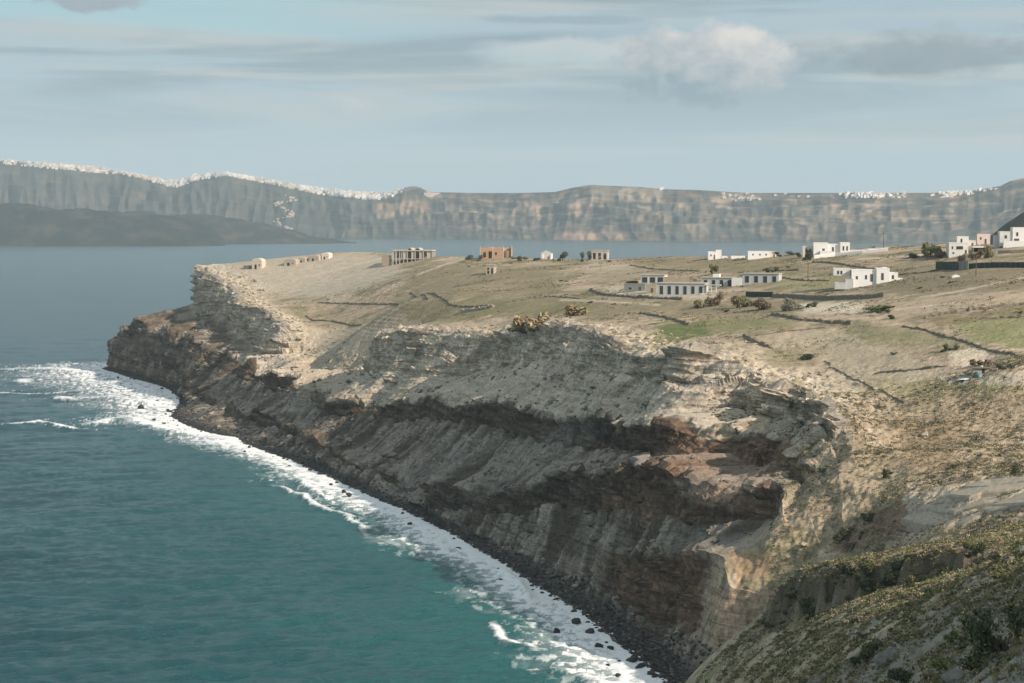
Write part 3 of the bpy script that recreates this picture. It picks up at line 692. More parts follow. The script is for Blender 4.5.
# ------------------------------------------------------------------ the sea
def build_sea():
    ang = np.concatenate([np.linspace(-.72, -.275, 60)[:-1], np.linspace(-.275, .13, 760), np.linspace(.13, .62, 120)[1:]])
    ds = [150.0]
    while ds[-1] < 15500:
        d = ds[-1]; ds.append(d + max(.55, d * d / 200000 * .62) if d < 2600 else d * 1.035)
    ds = np.array(ds)
    A, D = np.meshgrid(ang, ds); X = A * D; Y = D
    s, t = to_st(X, Y)
    wt = np.interp(s, sg, KT[1]); off = wt - t                      # metres out from the waterline
    off = np.where(s > S_TIP, np.hypot(np.maximum(wt - t, 0), np.maximum(s - S_TIP - 30, 0) * .3) * np.sign(wt - t), off)
    calm = sstep(9000, 1500, D)
    fade = sstep(2600, 900, D)
    # swell comes in from the left towards the coast, wind chop on top
    wx, wy = X * .97 + Y * .24, -X * .24 + Y * .97
    z = 1.0 * perlin2(wy / 34 + .5 * perlin2(X / 120, Y / 120), wx / 150) + .75 * perlin2(wy / 12 + .4 * perlin2(X / 50, Y / 50), wx / 42)
    z = z + (.62 * (1 - 2 * np.abs(perlin2(wy / 6.2, wx / 17))) * sstep(1800, 600, D)) + .42 * perlin2(wy / 2.6, wx / 6.5) * sstep(1000, 450, D)
    z = z * fade * sstep(-2, 18, off) 
    # breakers: crest curves parallel to the shore, broken up along their length
    n1 = fbm2(s / 70, off / 60, 4); n2 = fbm2(X / 9, Y / 14, 4); n3 = fbm2(X / 3.2, Y / 4.5, 4, .6); n4 = perlin2(s / 55, 4 + 0 * s)
    width = np.interp(s, [-40, 0, 100, 250, 400, 520, 600, 700, 850, 950, 1100], [27, 28, 26, 24, 22, 28, 44, 64, 78, 82, 48]) * (1 + .28 * n4)
    f = off / width
    body = sstep(1.25, .25, f + .34 * n2 + .15 * n1) * sstep(-8, -1, off)
    lace = sstep(.02, .30, n3 + .45 * n2 + .30 - .75 * np.maximum(f - .25, 0))
    foam = body * (.24 + (.34 - .22 * sstep(450, 650, s)) * sstep(.7, .15, f) + .68 * lace)
    foam = np.maximum(foam, sstep(.9, .2, off / 9 + .3 * n2) * sstep(-4, 0, off) * .95)
    br = np.zeros_like(z)
    for o0, wd, amp, lo, hi, sd_ in ((25, 1.3, .8, -60, 470, 1), (36, 3.5, 1.3, 520, 700, 3), (66, 5.0, 1.6, 560, 930, 4), (104, 5.0, 1.5, 640, 1000, 5)):
        oc = o0 + 8 * perlin2(s / 45, sd_ * 3.1 + 0 * s) + 3 * perlin2(s / 13, sd_ * 5.7 + 0 * s)
        live = sstep(.1, .5, perlin2(s / 40 + sd_ * 7, .5 + 0 * s)) * sstep(lo, lo + 30, s) * sstep(hi, hi - 40, s)
        q = off - oc
        z += amp * live * np.exp(-(q / (wd * 1.6)) ** 2)
        foam = np.maximum(foam, live * sstep(wd * 1.5, wd * .2, np.abs(q + wd * .5) + wd * (.7 * n3 + .5 * n2)) * .85)
        foam = np.maximum(foam, live * sstep(1, 0, q / (wd * 5)) * 0 + live * sstep(0, -wd, q) * sstep(-wd * 6, 0, q) * lace * .75)
    # lone crests off the point, given where they lie on the water
    for pts, wd, amp in ([[(-30, 431), (10, 427), (38, 424), (66, 430)], 4.5, 1.7], [[(-20, 372), (40, 369), (100, 374)], 8, 1.2], [[(-40, 392), (40, 395), (80, 392)], 4, .8], [[(60, 400), (110, 398), (150, 404)], 5, 1.0], [[(95, 425), (125, 420), (165, 432), (230, 440)], 6, 1.5], [[(272, 484), (300, 484), (322, 497)], 2.2, 1.5], [[(505, 573), (520, 584), (530, 600)], 1.3, 1.0], [[(555, 673), (580, 678), (605, 690)], 2.0, 1.1]):
        W = []
        for px, py in pts:
            a_, b_ = ray(px, py); dd_ = -CAM_H / b_; W.append((a_ * dd_, dd_))
        W = np.array(W); dm = np.full(X.shape, 1e9); sg_ = np.zeros(X.shape); end = np.ones(X.shape)
        for i in range(len(W) - 1):
            p, q = W[i], W[i + 1]; e = q - p; u = ((X - p[0]) * e[0] + (Y - p[1]) * e[1]) / (e @ e); uc = np.clip(u, 0, 1)
            ddx, ddy = X - p[0] - uc * e[0], Y - p[1] - uc * e[1]; d = np.hypot(ddx, ddy); k = d < dm; dm[k] = d[k]; sg_[k] = np.sign(e[0] * ddy - e[1] * ddx)[k]
        q = dm * np.where(sg_ == 0, 1, sg_)                              # positive = far side
        z += amp * np.exp(-((q + wd * .3) / (wd * 1.3)) ** 2)
        foam = np.maximum(foam, sstep(wd * 1.2, wd * .1, np.abs(q - wd * .25) + wd * (.8 * n3 + .5 * n2 + .1)) * .9)
        foam = np.maximum(foam, sstep(0, wd, q) * sstep(wd * 6, wd, q) * lace * .8)
    z += foam * .18 * (n3 + .5) * sstep(1200, 700, D)
    z = z - sstep(0, -30, off) * .6
    P = np.stack([X, Y, z], 2)
    shallow = np.exp(-np.maximum(off, 0) / 75.0) * sstep(1100, -100, s)
    cloudy = .5 + .5 * fbm2(X / 70 + .4 * Y / 70, Y / 45, 5, .6)
    me = grid_mesh('sea', P, np.stack([np.clip(foam, 0, 1), shallow, np.clip(cloudy, 0, 1)], 2))
    m, nt, b = nodes_of('sea_water')
    ca = N(nt, 'ShaderNodeVertexColor', layer_name='tint'); sp = N(nt, 'ShaderNodeSeparateColor'); L(nt, ca.outputs['Color'], sp.inputs[0])
    g = N(nt, 'ShaderNodeNewGeometry')
    deep = mixcol(nt, sp.outputs[2], (.004, .033, .048), (.008, .058, .071))
    wc = mixcol(nt, math_node(nt, 'MULTIPLY', sp.outputs[1], .8), deep, (.020, .15, .14))
    mp = N(nt, 'ShaderNodeMapping'); mp.inputs['Rotation'].default_value = (0, 0, math.radians(14)); mp.inputs['Scale'].default_value = (.45, 1.0, 1.0); L(nt, g.outputs['Position'], mp.inputs[0])
    nf = noise_node(nt, g.outputs['Position'], .9, 6, .7)
    fm = math_node(nt, 'MULTIPLY', sp.outputs[0], maprange(nt, nf.outputs['Fac'], .30, .52, .55, 1.0))
    fc = maprange(nt, fm, .06, .78, 0, 1)
    cc = mixcol(nt, fc, wc, (.90, .91, .90))
    L(nt, cc, b.inputs['Base Color'])
    L(nt, maprange(nt, fc, 0, 1, .20, .9), b.inputs['Roughness']); b.inputs['IOR'].default_value = 1.33
    L(nt, maprange(nt, fc, 0, 1, .5, .1), b.inputs['Specular IOR Level'])
    w1 = noise_node(nt, mp.outputs[0], .22, 6, .65, .3); w2 = noise_node(nt, mp.outputs[0], 1.3, 4, .6, .3)
    h = math_node(nt, 'ADD', math_node(nt, 'MULTIPLY', w1.outputs['Fac'], 1.5), math_node(nt, 'MULTIPLY', w2.outputs['Fac'], .8))
    bp = N(nt, 'ShaderNodeBump'); bp.inputs['Strength'].default_value = 1.0; bp.inputs['Distance'].default_value = .8
    L(nt, h, bp.inputs['Height']); L(nt, bp.outputs['Normal'], b.inputs['Normal'])
    return tag(link('sea', me, m), kind='structure')
build_sea()
# ------------------------------------------------------------------ far rim of the bay, islet, dark hill
def lin(pts, x):
    p = np.array(pts, float); return np.interp(x, p[:, 0], p[:, 1])
FAR_CREST = [(-120, 154), (0, 160), (40, 163), (95, 167), (130, 173), (165, 180), (178, 181), (195, 176), (225, 173), (250, 177), (290, 184), (330, 190), (365, 193), (390, 193), (405, 189), (420, 188), (432, 192), (470, 193), (520, 193), (555, 192), (572, 188), (590, 185), (640, 187), (662, 189), (700, 190), (750, 193), (790, 193), (860, 193), (930, 193), (970, 191), (1000, 186), (1010, 181), (1024, 178), (1060, 172), (1160, 168)]
FAR_BASE = [(-120, 236), (200, 237), (340, 237), (480, 239), (600, 241), (760, 243), (1024, 243), (1160, 243)]
far_D = lambda px: lin([(-120, 9300), (0, 9200), (250, 8900), (420, 8500), (560, 8100), (700, 7700), (860, 7400), (1024, 7200), (1160, 7000)], px)
def build_far():
    px = np.linspace(-110, 1150, 1500); nr = 110
    D0 = far_D(px)
    a = (px - CX) / (CP * FPX + SP * (CY - 215))
    zc = np.array([at(p, lin(FAR_CREST, p), d)[2] for p, d in zip(px, D0 + 420)])
    along = np.concatenate([[0], np.cumsum(np.hypot(np.diff(a * D0), np.diff(D0)))])
    rows = []; crest_pts = None
    cut = 90 * perlin2(along / 620, 0 * along) + 60 * perlin2(along / 230, 2 + 0 * along)
    back = list(np.linspace(0, 1, 18))[1:]
    for j in range(nr):
        v = j / (nr - 1)
        # stepped profile: cliff bands and slopes
        vv = v + (.05 * perlin2(v * 5 + along / 2600, along / 700) + .03 * perlin2(v * 13, along / 420 + 3)) * math.sin(math.pi * v)
        off = 420 * v ** .85
        rib = (1 - v * .4) * np.sin(np.pi * min(max(v, .02), .98)) ** .6
        r1 = 1 - 2 * np.abs(perlin2(along / 150 + .3 * perlin2(along / 60, v * 3 + 0 * along), v * 1.1 + 0 * along)); r2 = 1 - 2 * np.abs(perlin2(along / 62, v * 2.0 + 7 + 0 * along)); r3 = perlin2(along / 24, v * 4 + 0 * along)
        o = off + cut * (.4 + .6 * v) - rib * (78 * r1 * (.4 + .6 * sstep(-.2, .3, perlin2(along / 500, 3 + 0 * along))) + 26 * r2 + 11 * r3)
        z = zc * np.clip(vv, 0, 1) - (1 - v) ** 6 * 6
        z = z + (9 * perlin2(along / 260, v * 9 + 0 * along) + 5 * perlin2(along / 70, v * 14 + 0 * along)) * np.sin(np.pi * v)
        D = D0 + o
        rows.append(np.stack([a * D, D, z], 1))
    top = rows[-1]
    crest_line = top.copy()
    for k in back:
        D = top[:, 1] + 900 * k
        rows.append(np.stack([a * D, D, top[:, 2] * (1 - .55 * k ** 1.5) + 3 * perlin2(along / 80, k * 8 + 0 * along)], 1))
    P = np.stack(rows)
    v = np.concatenate([np.linspace(0, 1, nr), 1 + np.array(back)])[:, None] * np.ones((1, len(px)))
    al = np.broadcast_to(along, v.shape); PXg = np.broadcast_to(px, v.shape)
    n = fbm2(al / 160, v * 5, 5); vw = v + .05 * fbm2(al / 300, v * 3 + 9, 3); strat = perlin2(vw * 19, al / 420 + 2 * v) + .25 * perlin2(vw * 41, al / 300)
    wl = 55 * fbm2(al / 150 + 5, v * 3, 3); ribs = .8 * perlin2((al + wl) / 75, v * 2.2) + .9 * fbm2((al + wl) / 40, v * 6, 4)
    c = mix(C(.062, .066, .056), C(.105, .09, .07), sstep(-.5, .6, n))
    c = mix(c, C(.235, .165, .11), sstep(.0, .6, strat * .7 + .5 * n) * .55)
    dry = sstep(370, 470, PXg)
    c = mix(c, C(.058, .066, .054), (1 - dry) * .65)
    c = mix(c, C(.38, .28, .19), sstep(.0, .9, ribs * .6 + 1.1 * fbm2(al / 110, v * 9, 4)) * dry * (.25 + .5 * np.exp(-((v - .62) / .3) ** 2)))
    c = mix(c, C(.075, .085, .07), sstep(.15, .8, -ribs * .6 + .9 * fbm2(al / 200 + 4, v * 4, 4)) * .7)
    for p0, p1, v0, v1, cc, am in ((380, 425, .5, .75, (.46, .31, .2), .6), (424, 440, .86, .98, (.5, .38, .26), .8), (556, 625, .02, .16, (.44, .28, .19), .75), (575, 600, .58, .74, (.46, .32, .22), .6), (590, 660, .74, .98, (.46, .36, .25), .5), (515, 545, .6, .8, (.42, .30, .21), .5), (690, 710, .1, .8, (.38, .3, .22), .4), (800, 850, .2, .7, (.40, .30, .22), .4), (720, 760, .78, .98, (.46, .37, .27), .45)):
        w_ = sstep(p0 - 6, p0 + 4, PXg + 8 * n) * sstep(p1 + 6, p1 - 4, PXg + 8 * n) * sstep(v0 - .05, v0 + .03, v + .04 * n) * sstep(v1 + .05, v1 - .03, v + .04 * n)
        c = mix(c, C(*cc), w_ * am * (.55 + .45 * sstep(-.4, .4, ribs)))
    c = mix(c, C(.13, .13, .085), sstep(.985, 1.02, v) * .7)
    c = mix(c, C(.30, .26, .21), sstep(.03, .0, v) * .5)
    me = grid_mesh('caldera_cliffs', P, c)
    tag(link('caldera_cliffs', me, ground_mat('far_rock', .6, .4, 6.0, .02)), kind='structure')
    return px, P, nr
far_px, far_P, far_nr = build_far()

def islet(name, top_px, base_py, D, depth, tintA, tintB, seed, base_z=-4.0, rough=1.0):
    p0, p1 = top_px[0][0], top_px[-1][0]
    px = np.linspace(p0, p1, 360); nr = 70
    a = (px - CX) / (CP * FPX + SP * (CY - base_py))
    zc = np.array([max(at(p, lin(top_px, p), D + depth * .5)[2], .5) for p in px])
    rows = []
    for j in range(nr):
        v = j / (nr - 1) * 2 - 1                                           # front shore .. crest .. back shore
        h = (1 - abs(v) ** 1.7)
        Dj = D + depth * .5 * (1 + v) + 40 * perlin2(a * D / 130, seed + 0 * a) * (1 - abs(v))
        ax = a * D * (1 + (Dj - D) / D)
        nz = fbm2(ax / 110, (Dj + seed * 100) / 110, 5) * 11 * rough + fbm2(ax / 30, Dj / 30, 3) * 2.6 * rough
        z = zc * h + nz * h * np.clip(zc / 30, .1, 1) + base_z * (1 - h)
        rows.append(np.stack([ax, Dj + 0 * ax, z], 1))
    P = np.stack(rows)
    n = fbm2(P[..., 0] / 90, P[..., 1] / 90, 4)
    c = mix(C(*tintA), C(*tintB), sstep(-.1, .7, n))
    me = grid_mesh(name, P, c)
    return tag(link(name, me, ground_mat(name + '_ground', .6, .5, 2.0, .05)), kind='structure')
islet('island', [(-160, 206), (0, 204), (45, 206), (60, 209), (110, 212), (140, 214), (185, 219), (215, 229), (225, 243)], 245, 6500, 900, (.018, .024, .020), (.05, .052, .038), 3)
islet('island', [(60, 216), (130, 213), (180, 215), (225, 217), (270, 226), (310, 236), (345, 241), (356, 243)], 243, 7000, 700, (.026, .032, .026), (.07, .066, .048), 9)
# dark hill beyond the village, right edge
islet('hill', [(968, 252), (985, 244), (1000, 231), (1024, 213), (1060, 196), (1120, 186), (1240, 190), (1300, 250)], 262, 1500, 600, (.055, .055, .042), (.10, .09, .065), 5, base_z=40, rough=.5)
# ------------------------------------------------------------------ where things stand
bpy.context.view_layer.update()
_terr = [headland, hillside]
def cast(px, py):
    a, b = ray(px, py); d = Vector((a, 1.0, b)).normalized(); best = None
    for o in _terr:
        ok, loc, nor, _ = o.ray_cast(Vector((0, 0, CAM_H)), d)
        if ok and (best is None or loc.y < best[0].y): best = (loc.copy(), nor.copy())
    return best
def drop(x, y, objs=None):
    best = None
    for o in (objs or _terr):
        ok, loc, nor, _ = o.ray_cast(Vector((x, y, 400)), Vector((0, 0, -1)))
        if ok and (best is None or loc.z > best[0].z): best = (loc.copy(), nor.copy())
    return best
def ground(px, py, D=None):
    """The point of land seen at a pixel; with D, the land at that distance along the same bearing."""
    if D is None:
        h = cast(px, py)
        if h is not None: return h[0]
        D = 1150
    a, b = ray(px, py); h = drop(a * D, D)
    return h[0] if h else Vector((a * D, D, CAM_H + b * D))

# ------------------------------------------------------------------ solids
class Solid:
    def __init__(self): self.v, self.f = [], []
    def box(self, x0, x1, y0, y1, z0, z1):
        n = len(self.v); self.v += [(x, y, z) for z in (z0, z1) for x, y in ((x0, y0), (x1, y0), (x1, y1), (x0, y1))]
        self.f += [tuple(n + i for i in q) for q in ((0, 3, 2, 1), (4, 5, 6, 7), (0, 1, 5, 4), (1, 2, 6, 5), (2, 3, 7, 6), (3, 0, 4, 7))]; return self
    def vault(self, x0, x1, y0, y1, z0, rise, n=10):
        """half-barrel roof whose ends face the viewer"""
        b = len(self.v)
        for y in (y0, y1):
            for k in range(n + 1):
                t = math.pi * k / n; self.v.append(((x0 + x1) / 2 - math.cos(t) * (x1 - x0) / 2, y, z0 + math.sin(t) * rise))
        for k in range(n): self.f.append((b + k, b + k + 1, b + n + 1 + k + 1, b + n + 1 + k))
        self.f.append(tuple(b + k for k in range(n, -1, -1))); self.f.append(tuple(b + n + 1 + k for k in range(n + 1))); self.f.append((b, b + n + 1, b + 2 * n + 1, b + n)); return self
    def tube(self, p0, p1, r0, r1, n=8):
        p0, p1 = Vector(p0), Vector(p1); d = (p1 - p0).normalized(); u = d.orthogonal().normalized(); w_ = d.cross(u); b = len(self.v)
        for p, r in ((p0, r0), (p1, r1)):
            for k in range(n):
                t = 2 * math.pi * k / n; self.v.append(tuple(p + (u * math.cos(t) + w_ * math.sin(t)) * r))
        for k in range(n): self.f.append((b + k, b + (k + 1) % n, b + n + (k + 1) % n, b + n + k))
        self.f.append(tuple(b + k for k in range(n - 1, -1, -1))); self.f.append(tuple(b + n + k for k in range(n))); return self
    def wall_with_openings(self, x0, x1, z0, z1, y0, y1, openings):
        """upright wall slab pierced by rectangular openings (ox0, ox1, oz0, oz1), left to right"""
        x = x0
        for ox0, ox1, oz0, oz1 in sorted(openings):
            if ox0 > x: self.box(x, ox0, y0, y1, z0, z1)
            if oz0 > z0: self.box(ox0, ox1, y0, y1, z0, oz0)
            if oz1 < z1: self.box(ox0, ox1, y0, y1, oz1, z1)
            x = ox1
        if x < x1: self.box(x, x1, y0, y1, z0, z1)
        return self
    def mesh(self, name, bevel=0.0):
        me = bpy.data.meshes.new(name); me.from_pydata(self.v, [], self.f); me.update(); return me
def part(name, solid, mat, parent): return link(name, solid.mesh(name), mat, parent)
def empty(name, loc, rz=0.0):
    o = bpy.data.objects.new(name, None); COL.objects.link(o); o.location = loc; o.rotation_euler = (0, 0, rz); o.empty_display_size = 1; return o

M_WHITE = plain_mat('whitewash', (.80, .79, .76), .85, .10, .5)
M_OFFW = plain_mat('old_whitewash', (.68, .66, .62), .9, .18, .6)
M_CREAM = plain_mat('cream_plaster', (.60, .53, .43), .9, .25, .7)
M_PINK = plain_mat('pale_pink_plaster', (.72, .60, .55), .9, .12, .5)
M_GREYW = plain_mat('grey_or_shaded_plaster', (.50, .51, .50), .9, .18, .6)  # also used for white walls in shade, the shade being in the colour
M_CONC = plain_mat('raw_concrete', (.50, .455, .395), .9, .25, .7)
M_BRICK = plain_mat('orange_block', (.46, .30, .19), .9, .35, .9)
M_STONE = plain_mat('field_stone', (.47, .41, .33), .95, .35, 1.1)
M_DRYST = plain_mat('dry_stone', (.215, .185, .14), .95, .5, 1.4)
M_PALEST = plain_mat('pale_dry_stone', (.36, .31, .235), .95, .4, 1.2)
M_DARK = plain_mat('opening_shade', (.022, .024, .026), .6, .2, .6)  # near-black surface painted as the shade inside openings
M_GLASS = plain_mat('window_glass', (.035, .045, .052), .15, .1, .4)
M_FRAME = plain_mat('frame_paint', (.42, .42, .40), .6, .1, 1)
M_DOOR = plain_mat('door_paint', (.10, .085, .07), .7, .2, 1)
M_NET = plain_mat('green_netting', (.030, .062, .056), .9, .3, .5)
M_PANEL = plain_mat('grey_panel', (.23, .235, .22), .8, .2, .6)
M_WOOD = plain_mat('weathered_pole', (.14, .105, .075), .9, .25, 2)
M_ROOF = plain_mat('flat_roof', (.46, .42, .36), .95, .2, .4)
M_TEAL = plain_mat('teal_plastic', (.05, .24, .25), .5, .1, 1)
M_BLUE = plain_mat('pale_blue_paint', (.55, .66, .68), .8, .1, 1)

def window(parent, x, y, z, w_, h_, name='window', glass=None):
    """frame set 3 cm proud of the wall, glass a sub-part recessed in it; the wall face is at y"""
    t = max(.07, min(w_, h_) * .09)
    s = Solid(); s.box(x - w_ / 2, x + w_ / 2, y - .06, y + .05, z, z + t).box(x - w_ / 2, x + w_ / 2, y - .06, y + .05, z + h_ - t, z + h_)
    s.box(x - w_ / 2, x - w_ / 2 + t, y - .06, y + .05, z + t, z + h_ - t).box(x + w_ / 2 - t, x + w_ / 2, y - .06, y + .05, z + t, z + h_ - t)
    f = part(name, s, M_FRAME, parent)
    part('pane', Solid().box(x - w_ / 2 + t, x + w_ / 2 - t, y - .025, y + .04, z + t, z + h_ - t), glass or M_GLASS, f)
    return f
def door(parent, x, y, z, w_, h_, mat=None):
    d = part('door', Solid().box(x - w_ / 2, x + w_ / 2, y - .05, y + .05, z, z + h_), mat or M_DOOR, parent)
    part('handle', Solid().box(x + w_ * .3, x + w_ * .36, y - .10, y - .052, z + h_ * .47, z + h_ * .5), M_FRAME, d)

def site(px0, px1, py_base, D=None):
    """-> base point and metres per pixel there"""
    g = ground((px0 + px1) / 2, py_base, D)
    return g, g.y / FPX
def block_house(name, label, cat, px0, px1, py_base, blocks, D=None, rz=0.0, depth=6.0, wins=(), doors=(), group=None, wall=M_WHITE, extras=None, parapet=True):
    """blocks: (x0, x1, y_top, y_base, setback m, depth m, material) with x and y in pixels of the photograph at that distance"""
    g, k = site(px0, px1, py_base, D); mid = (px0 + px1) / 2
    o = empty(name, g, rz); tag(o, label, cat, group)
    for x0, x1, yt, yb, sb, dp, mt in blocks:
        X0, X1 = (x0 - mid) * k, (x1 - mid) * k; Z1 = (py_base - yt) * k; Z0 = (py_base - yb) * k
        s = Solid(); s.box(X0, X1, sb, sb + dp, Z0 - (3.5 if abs(yb - py_base) < 1.5 else 0), Z1)
        wl = part('wall', s, mt or wall, o)
        if parapet:
            r = .22; c_ = Solid(); h = .32
            c_.box(X0 - .04, X1 + .04, sb - .04, sb + r, Z1, Z1 + h).box(X0 - .04, X1 + .04, sb + dp - r, sb + dp + .04, Z1, Z1 + h)
            c_.box(X0 - .04, X0 + r, sb + r, sb + dp - r, Z1, Z1 + h).box(X1 - r, X1 + .04, sb + r, sb + dp - r, Z1, Z1 + h)
            part('parapet', c_, mt or wall, o)
            part('roof', Solid().box(X0 + r, X1 - r, sb + r, sb + dp - r, Z1, Z1 + .05), M_ROOF, o)
    for x, yt, yb, wpx, sb in wins:
        window(o, (x - mid) * k, sb, (py_base - yb) * k, wpx * k, (yb - yt) * k)
    for x, yt, yb, wpx, sb in doors:
        door(o, (x - mid) * k, sb, (py_base - yb) * k, wpx * k, (yb - yt) * k)
    if extras: extras(o, k, mid, py_base)
    return o

# ------------------------------------------------------------------ old vaulted houses on the tip of the headland
def vault_house(label, px0, px1, yt, yb, D, annex=None, mat=M_STONE, rz=-.25, dpx=None, wpx=None):
    g, k = site(px0, px1, yb, D); mid = (px0 + px1) / 2; w_ = (px1 - px0) * k; h = (yb - yt) * k; hw = h * .68
    o = empty('stone_house', g, rz); tag(o, label, 'house', 'abandoned stone houses on the headland tip')
    part('wall', Solid().box(-w_ / 2, w_ / 2, 0, 7, -2, hw), mat, o)
    part('roof', Solid().vault(-w_ / 2 - .1, w_ / 2 + .1, -.1, 7.1, hw, h - hw), mat, o)
    door(o, (dpx - mid) * k if dpx else -w_ * .12, 0, 0.0, w_ * .2, hw * .62, M_DARK)
    window(o, (wpx - mid) * k if wpx else w_ * .25, 0, hw * .4, w_ * .13, hw * .3)
    if annex:
        a0, a1, at_ = annex; part('annex', Solid().box((a0 - mid) * k, (a1 - mid) * k, 1.0, 6.0, -2.5, (yb - at_) * k), M_DRYST if at_ > 255 else mat, o)
    return o
vault_house('largest vaulted stone house on the headland tip, dark annex at its left', 251.5, 262, 249.5, 260.5, 1262, (242, 251.4, 257), M_CREAM)
vault_house('cream stone house with one dark square window, second from the headland tip', 283.5, 296, 250.6, 257.6, 1262)
vault_house('smallest stone ruin with dark doorway, just right of the cream stone house', 298.5, 305.5, 252.2, 257.3, 1268)
vault_house('gabled stone ruin with broken roof beside the pinkish ruin on the headland', 309, 319, 249.8, 255.8, 1268, (306.5, 308.9, 252.5))
vault_house('pinkish stone ruin nearest to the concrete frame building', 321.5, 329, 249, 255.8, 1270, None, M_PINK)

# ------------------------------------------------------------------ unfinished concrete building
def concrete_frame():
    g, k = site(391, 435, 260, 1212); mid = 413.0; X = lambda p: (p - mid) * k; Z = lambda y: (260 - y) * k
    o = empty('concrete_building', g, -.12); tag(o, 'long unfinished concrete building with open bays and two arched roof vaults', 'building', 'unfinished buildings along the plateau edge')
    part('floor_or_shade_slab', Solid().box(X(392), X(434), -.4, 11.4, Z(258), Z(257.4)), M_CONC, o)
    part('roof_slab', Solid().box(X(392), X(433), -.5, 11.5, Z(249.9), Z(248.8)), M_CONC, o)
    for px in (392.6, 396, 399.5, 403.5, 407.2, 411.8, 415.2, 419.8, 423.5, 427.5, 432.5):
        for y in (0, 5.6, 11):
            part('column', Solid().box(X(px) - .22, X(px) + .22, y - .22, y + .22, -3.5, Z(249.9)), M_CONC, o)
    for a, b in ((401, 406.6), (412.2, 414.8), (420.4, 423), (428, 432)):
        part('wall_panel', Solid().box(X(a), X(b), .3, .5, Z(257.4), Z(249.9)), M_CONC, o)
    part('wall_panel', Solid().box(X(392.5), X(433), 10.5, 10.7, Z(257.4), Z(249.9)), M_GREYW, o)
    for a, b in ((407.6, 411.6), (415.5, 419.8)):
        part('roof_vault', Solid().vault(X(a) - .3, X(b) + .3, 0, 11, Z(248.8), 1.3), M_CONC, o)
        part('vault_shade', Solid().vault(X(a) + .1, X(b) - .1, -.05, .1, Z(248.8), 1.05), M_DARK, o)  # solid dark panel painted as the shade within the vault
    part('stair_block', Solid().box(X(433.5), X(436.5), 2, 8, -3, Z(255.5)), M_CONC, o)
    part('retaining_wall', Solid().box(X(381), X(391), 1, 1.6, -3, Z(254.3)), M_PALEST, o)
concrete_frame()
def block_ruin():
    g, k = site(480, 512, 261, 1165); mid = 496.0; X = lambda p: (p - mid) * k; Z = lambda y: (261 - y) * k
    o = empty('brick_ruin', g, -.05); tag(o, 'roofless ruin of orange hollow blocks with ragged wall tops', 'ruin', 'unfinished buildings along the plateau edge')
    front = Solid(); front.wall_with_openings(X(480), X(503), -2.5, Z(251.5), 0, .35, [(X(483), X(486), Z(260), Z(255)), (X(488.5), X(492), Z(261), Z(254)), (X(495), X(497), Z(259), Z(255))])
    front.box(X(497.6), X(503), 0, .35, Z(251.5), Z(249.6)).box(X(480), X(484), 0, .35, Z(251.5), Z(250.9))
    part('front_wall', front, M_BRICK, o)
    part('side_wall', Solid().wall_with_openings(X(503.2), X(512), -2.5, Z(250.2), 3.5, 3.85, [(X(506), X(508.5), Z(260), Z(253.5))]), M_BRICK, o)
    part('floor_or_shade_slab', Solid().box(X(480) + .1, X(503) - .1, .4, 8.9, Z(252.6), Z(252)), M_CONC, o)  # unseen ceiling slab, added to shade the rooms behind the openings
    part('back_wall', Solid().box(X(480), X(512), 9, 9.35, -2.5, Z(250.6)).box(X(486), X(494), 9, 9.35, Z(250.55), Z(249.7)), M_BRICK, o)
    part('partition', Solid().box(X(491), X(491) + .25, .4, 8.9, -2.5, Z(252.7)), M_BRICK, o)
    for p in (480.2, 492.6, 503, 511.5):
        part('column', Solid().box(X(p) - .2, X(p) + .25, -.1, .45 if p < 500 else 3.4, -2.5, Z(249.3)), M_CONC, o)
    part('plaster_panel', Solid().box(X(503.3), X(506), 3.35, 3.47, Z(261), Z(251)), M_STONE, o)
block_ruin()
def small_ruin(label, px0, px1, yt, yb, D, mat, gable=False, group='unfinished buildings along the plateau edge', name='stone_ruin', rz=-.2):
    g, k = site(px0, px1, yb, D); w_ = (px1 - px0) * k; h = (yb - yt) * k
    o = empty(name, g, rz); tag(o, label, 'ruin', group)
    n = 3 if w_ > 6 else 2; ops = []
    for i in range(n):
        c_ = -w_ / 2 + w_ * (i + .5) / n; ops.append((c_ - w_ * .28 / n, c_ + w_ * .28 / n, h * .05, h * .72))
    part('front_wall', Solid().wall_with_openings(-w_ / 2, w_ / 2, -2, h * .95, 0, .4, ops), mat, o)
    part('back_wall', Solid().box(-w_ / 2, w_ / 2, 5.6, 6, -2, h * .9), mat, o)
    part('side_wall', Solid().box(-w_ / 2, -w_ / 2 + .4, .42, 5.58, -2, h * .9), mat, o); part('side_wall', Solid().box(w_ / 2 - .4, w_ / 2, .42, 5.58, -2, h * .8), mat, o)
    if gable:
        s = Solid(); s.v = [(-w_ / 2, 0, h * .95), (w_ / 2, 0, h * .95), (0, 0, h * 1.3), (-w_ / 2, .4, h * .95), (w_ / 2, .4, h * .95), (0, .4, h * 1.3)]; s.f = [(0, 1, 2), (5, 4, 3), (0, 2, 5, 3), (1, 4, 5, 2), (0, 3, 4, 1)]
        part('gable', s, mat, o)
    else:
        part('roof_slab', Solid().box(-w_ / 2 - .2, w_ / 2 + .2, -.2, 6.2, h * .952, h * 1.0), mat, o)
small_ruin('small gabled white ruin standing alone between the orange ruin and the grey frame', 541, 551, 254, 261, 1140, M_OFFW, True)
small_ruin('small grey concrete frame with three open bays beside a dark bush', 591.5, 607.5, 252.3, 262, 1112, M_CONC, name='concrete_building')
small_ruin('narrow pale stone ruin below the orange block ruin', 486, 494, 265, 274.5, None, M_STONE)

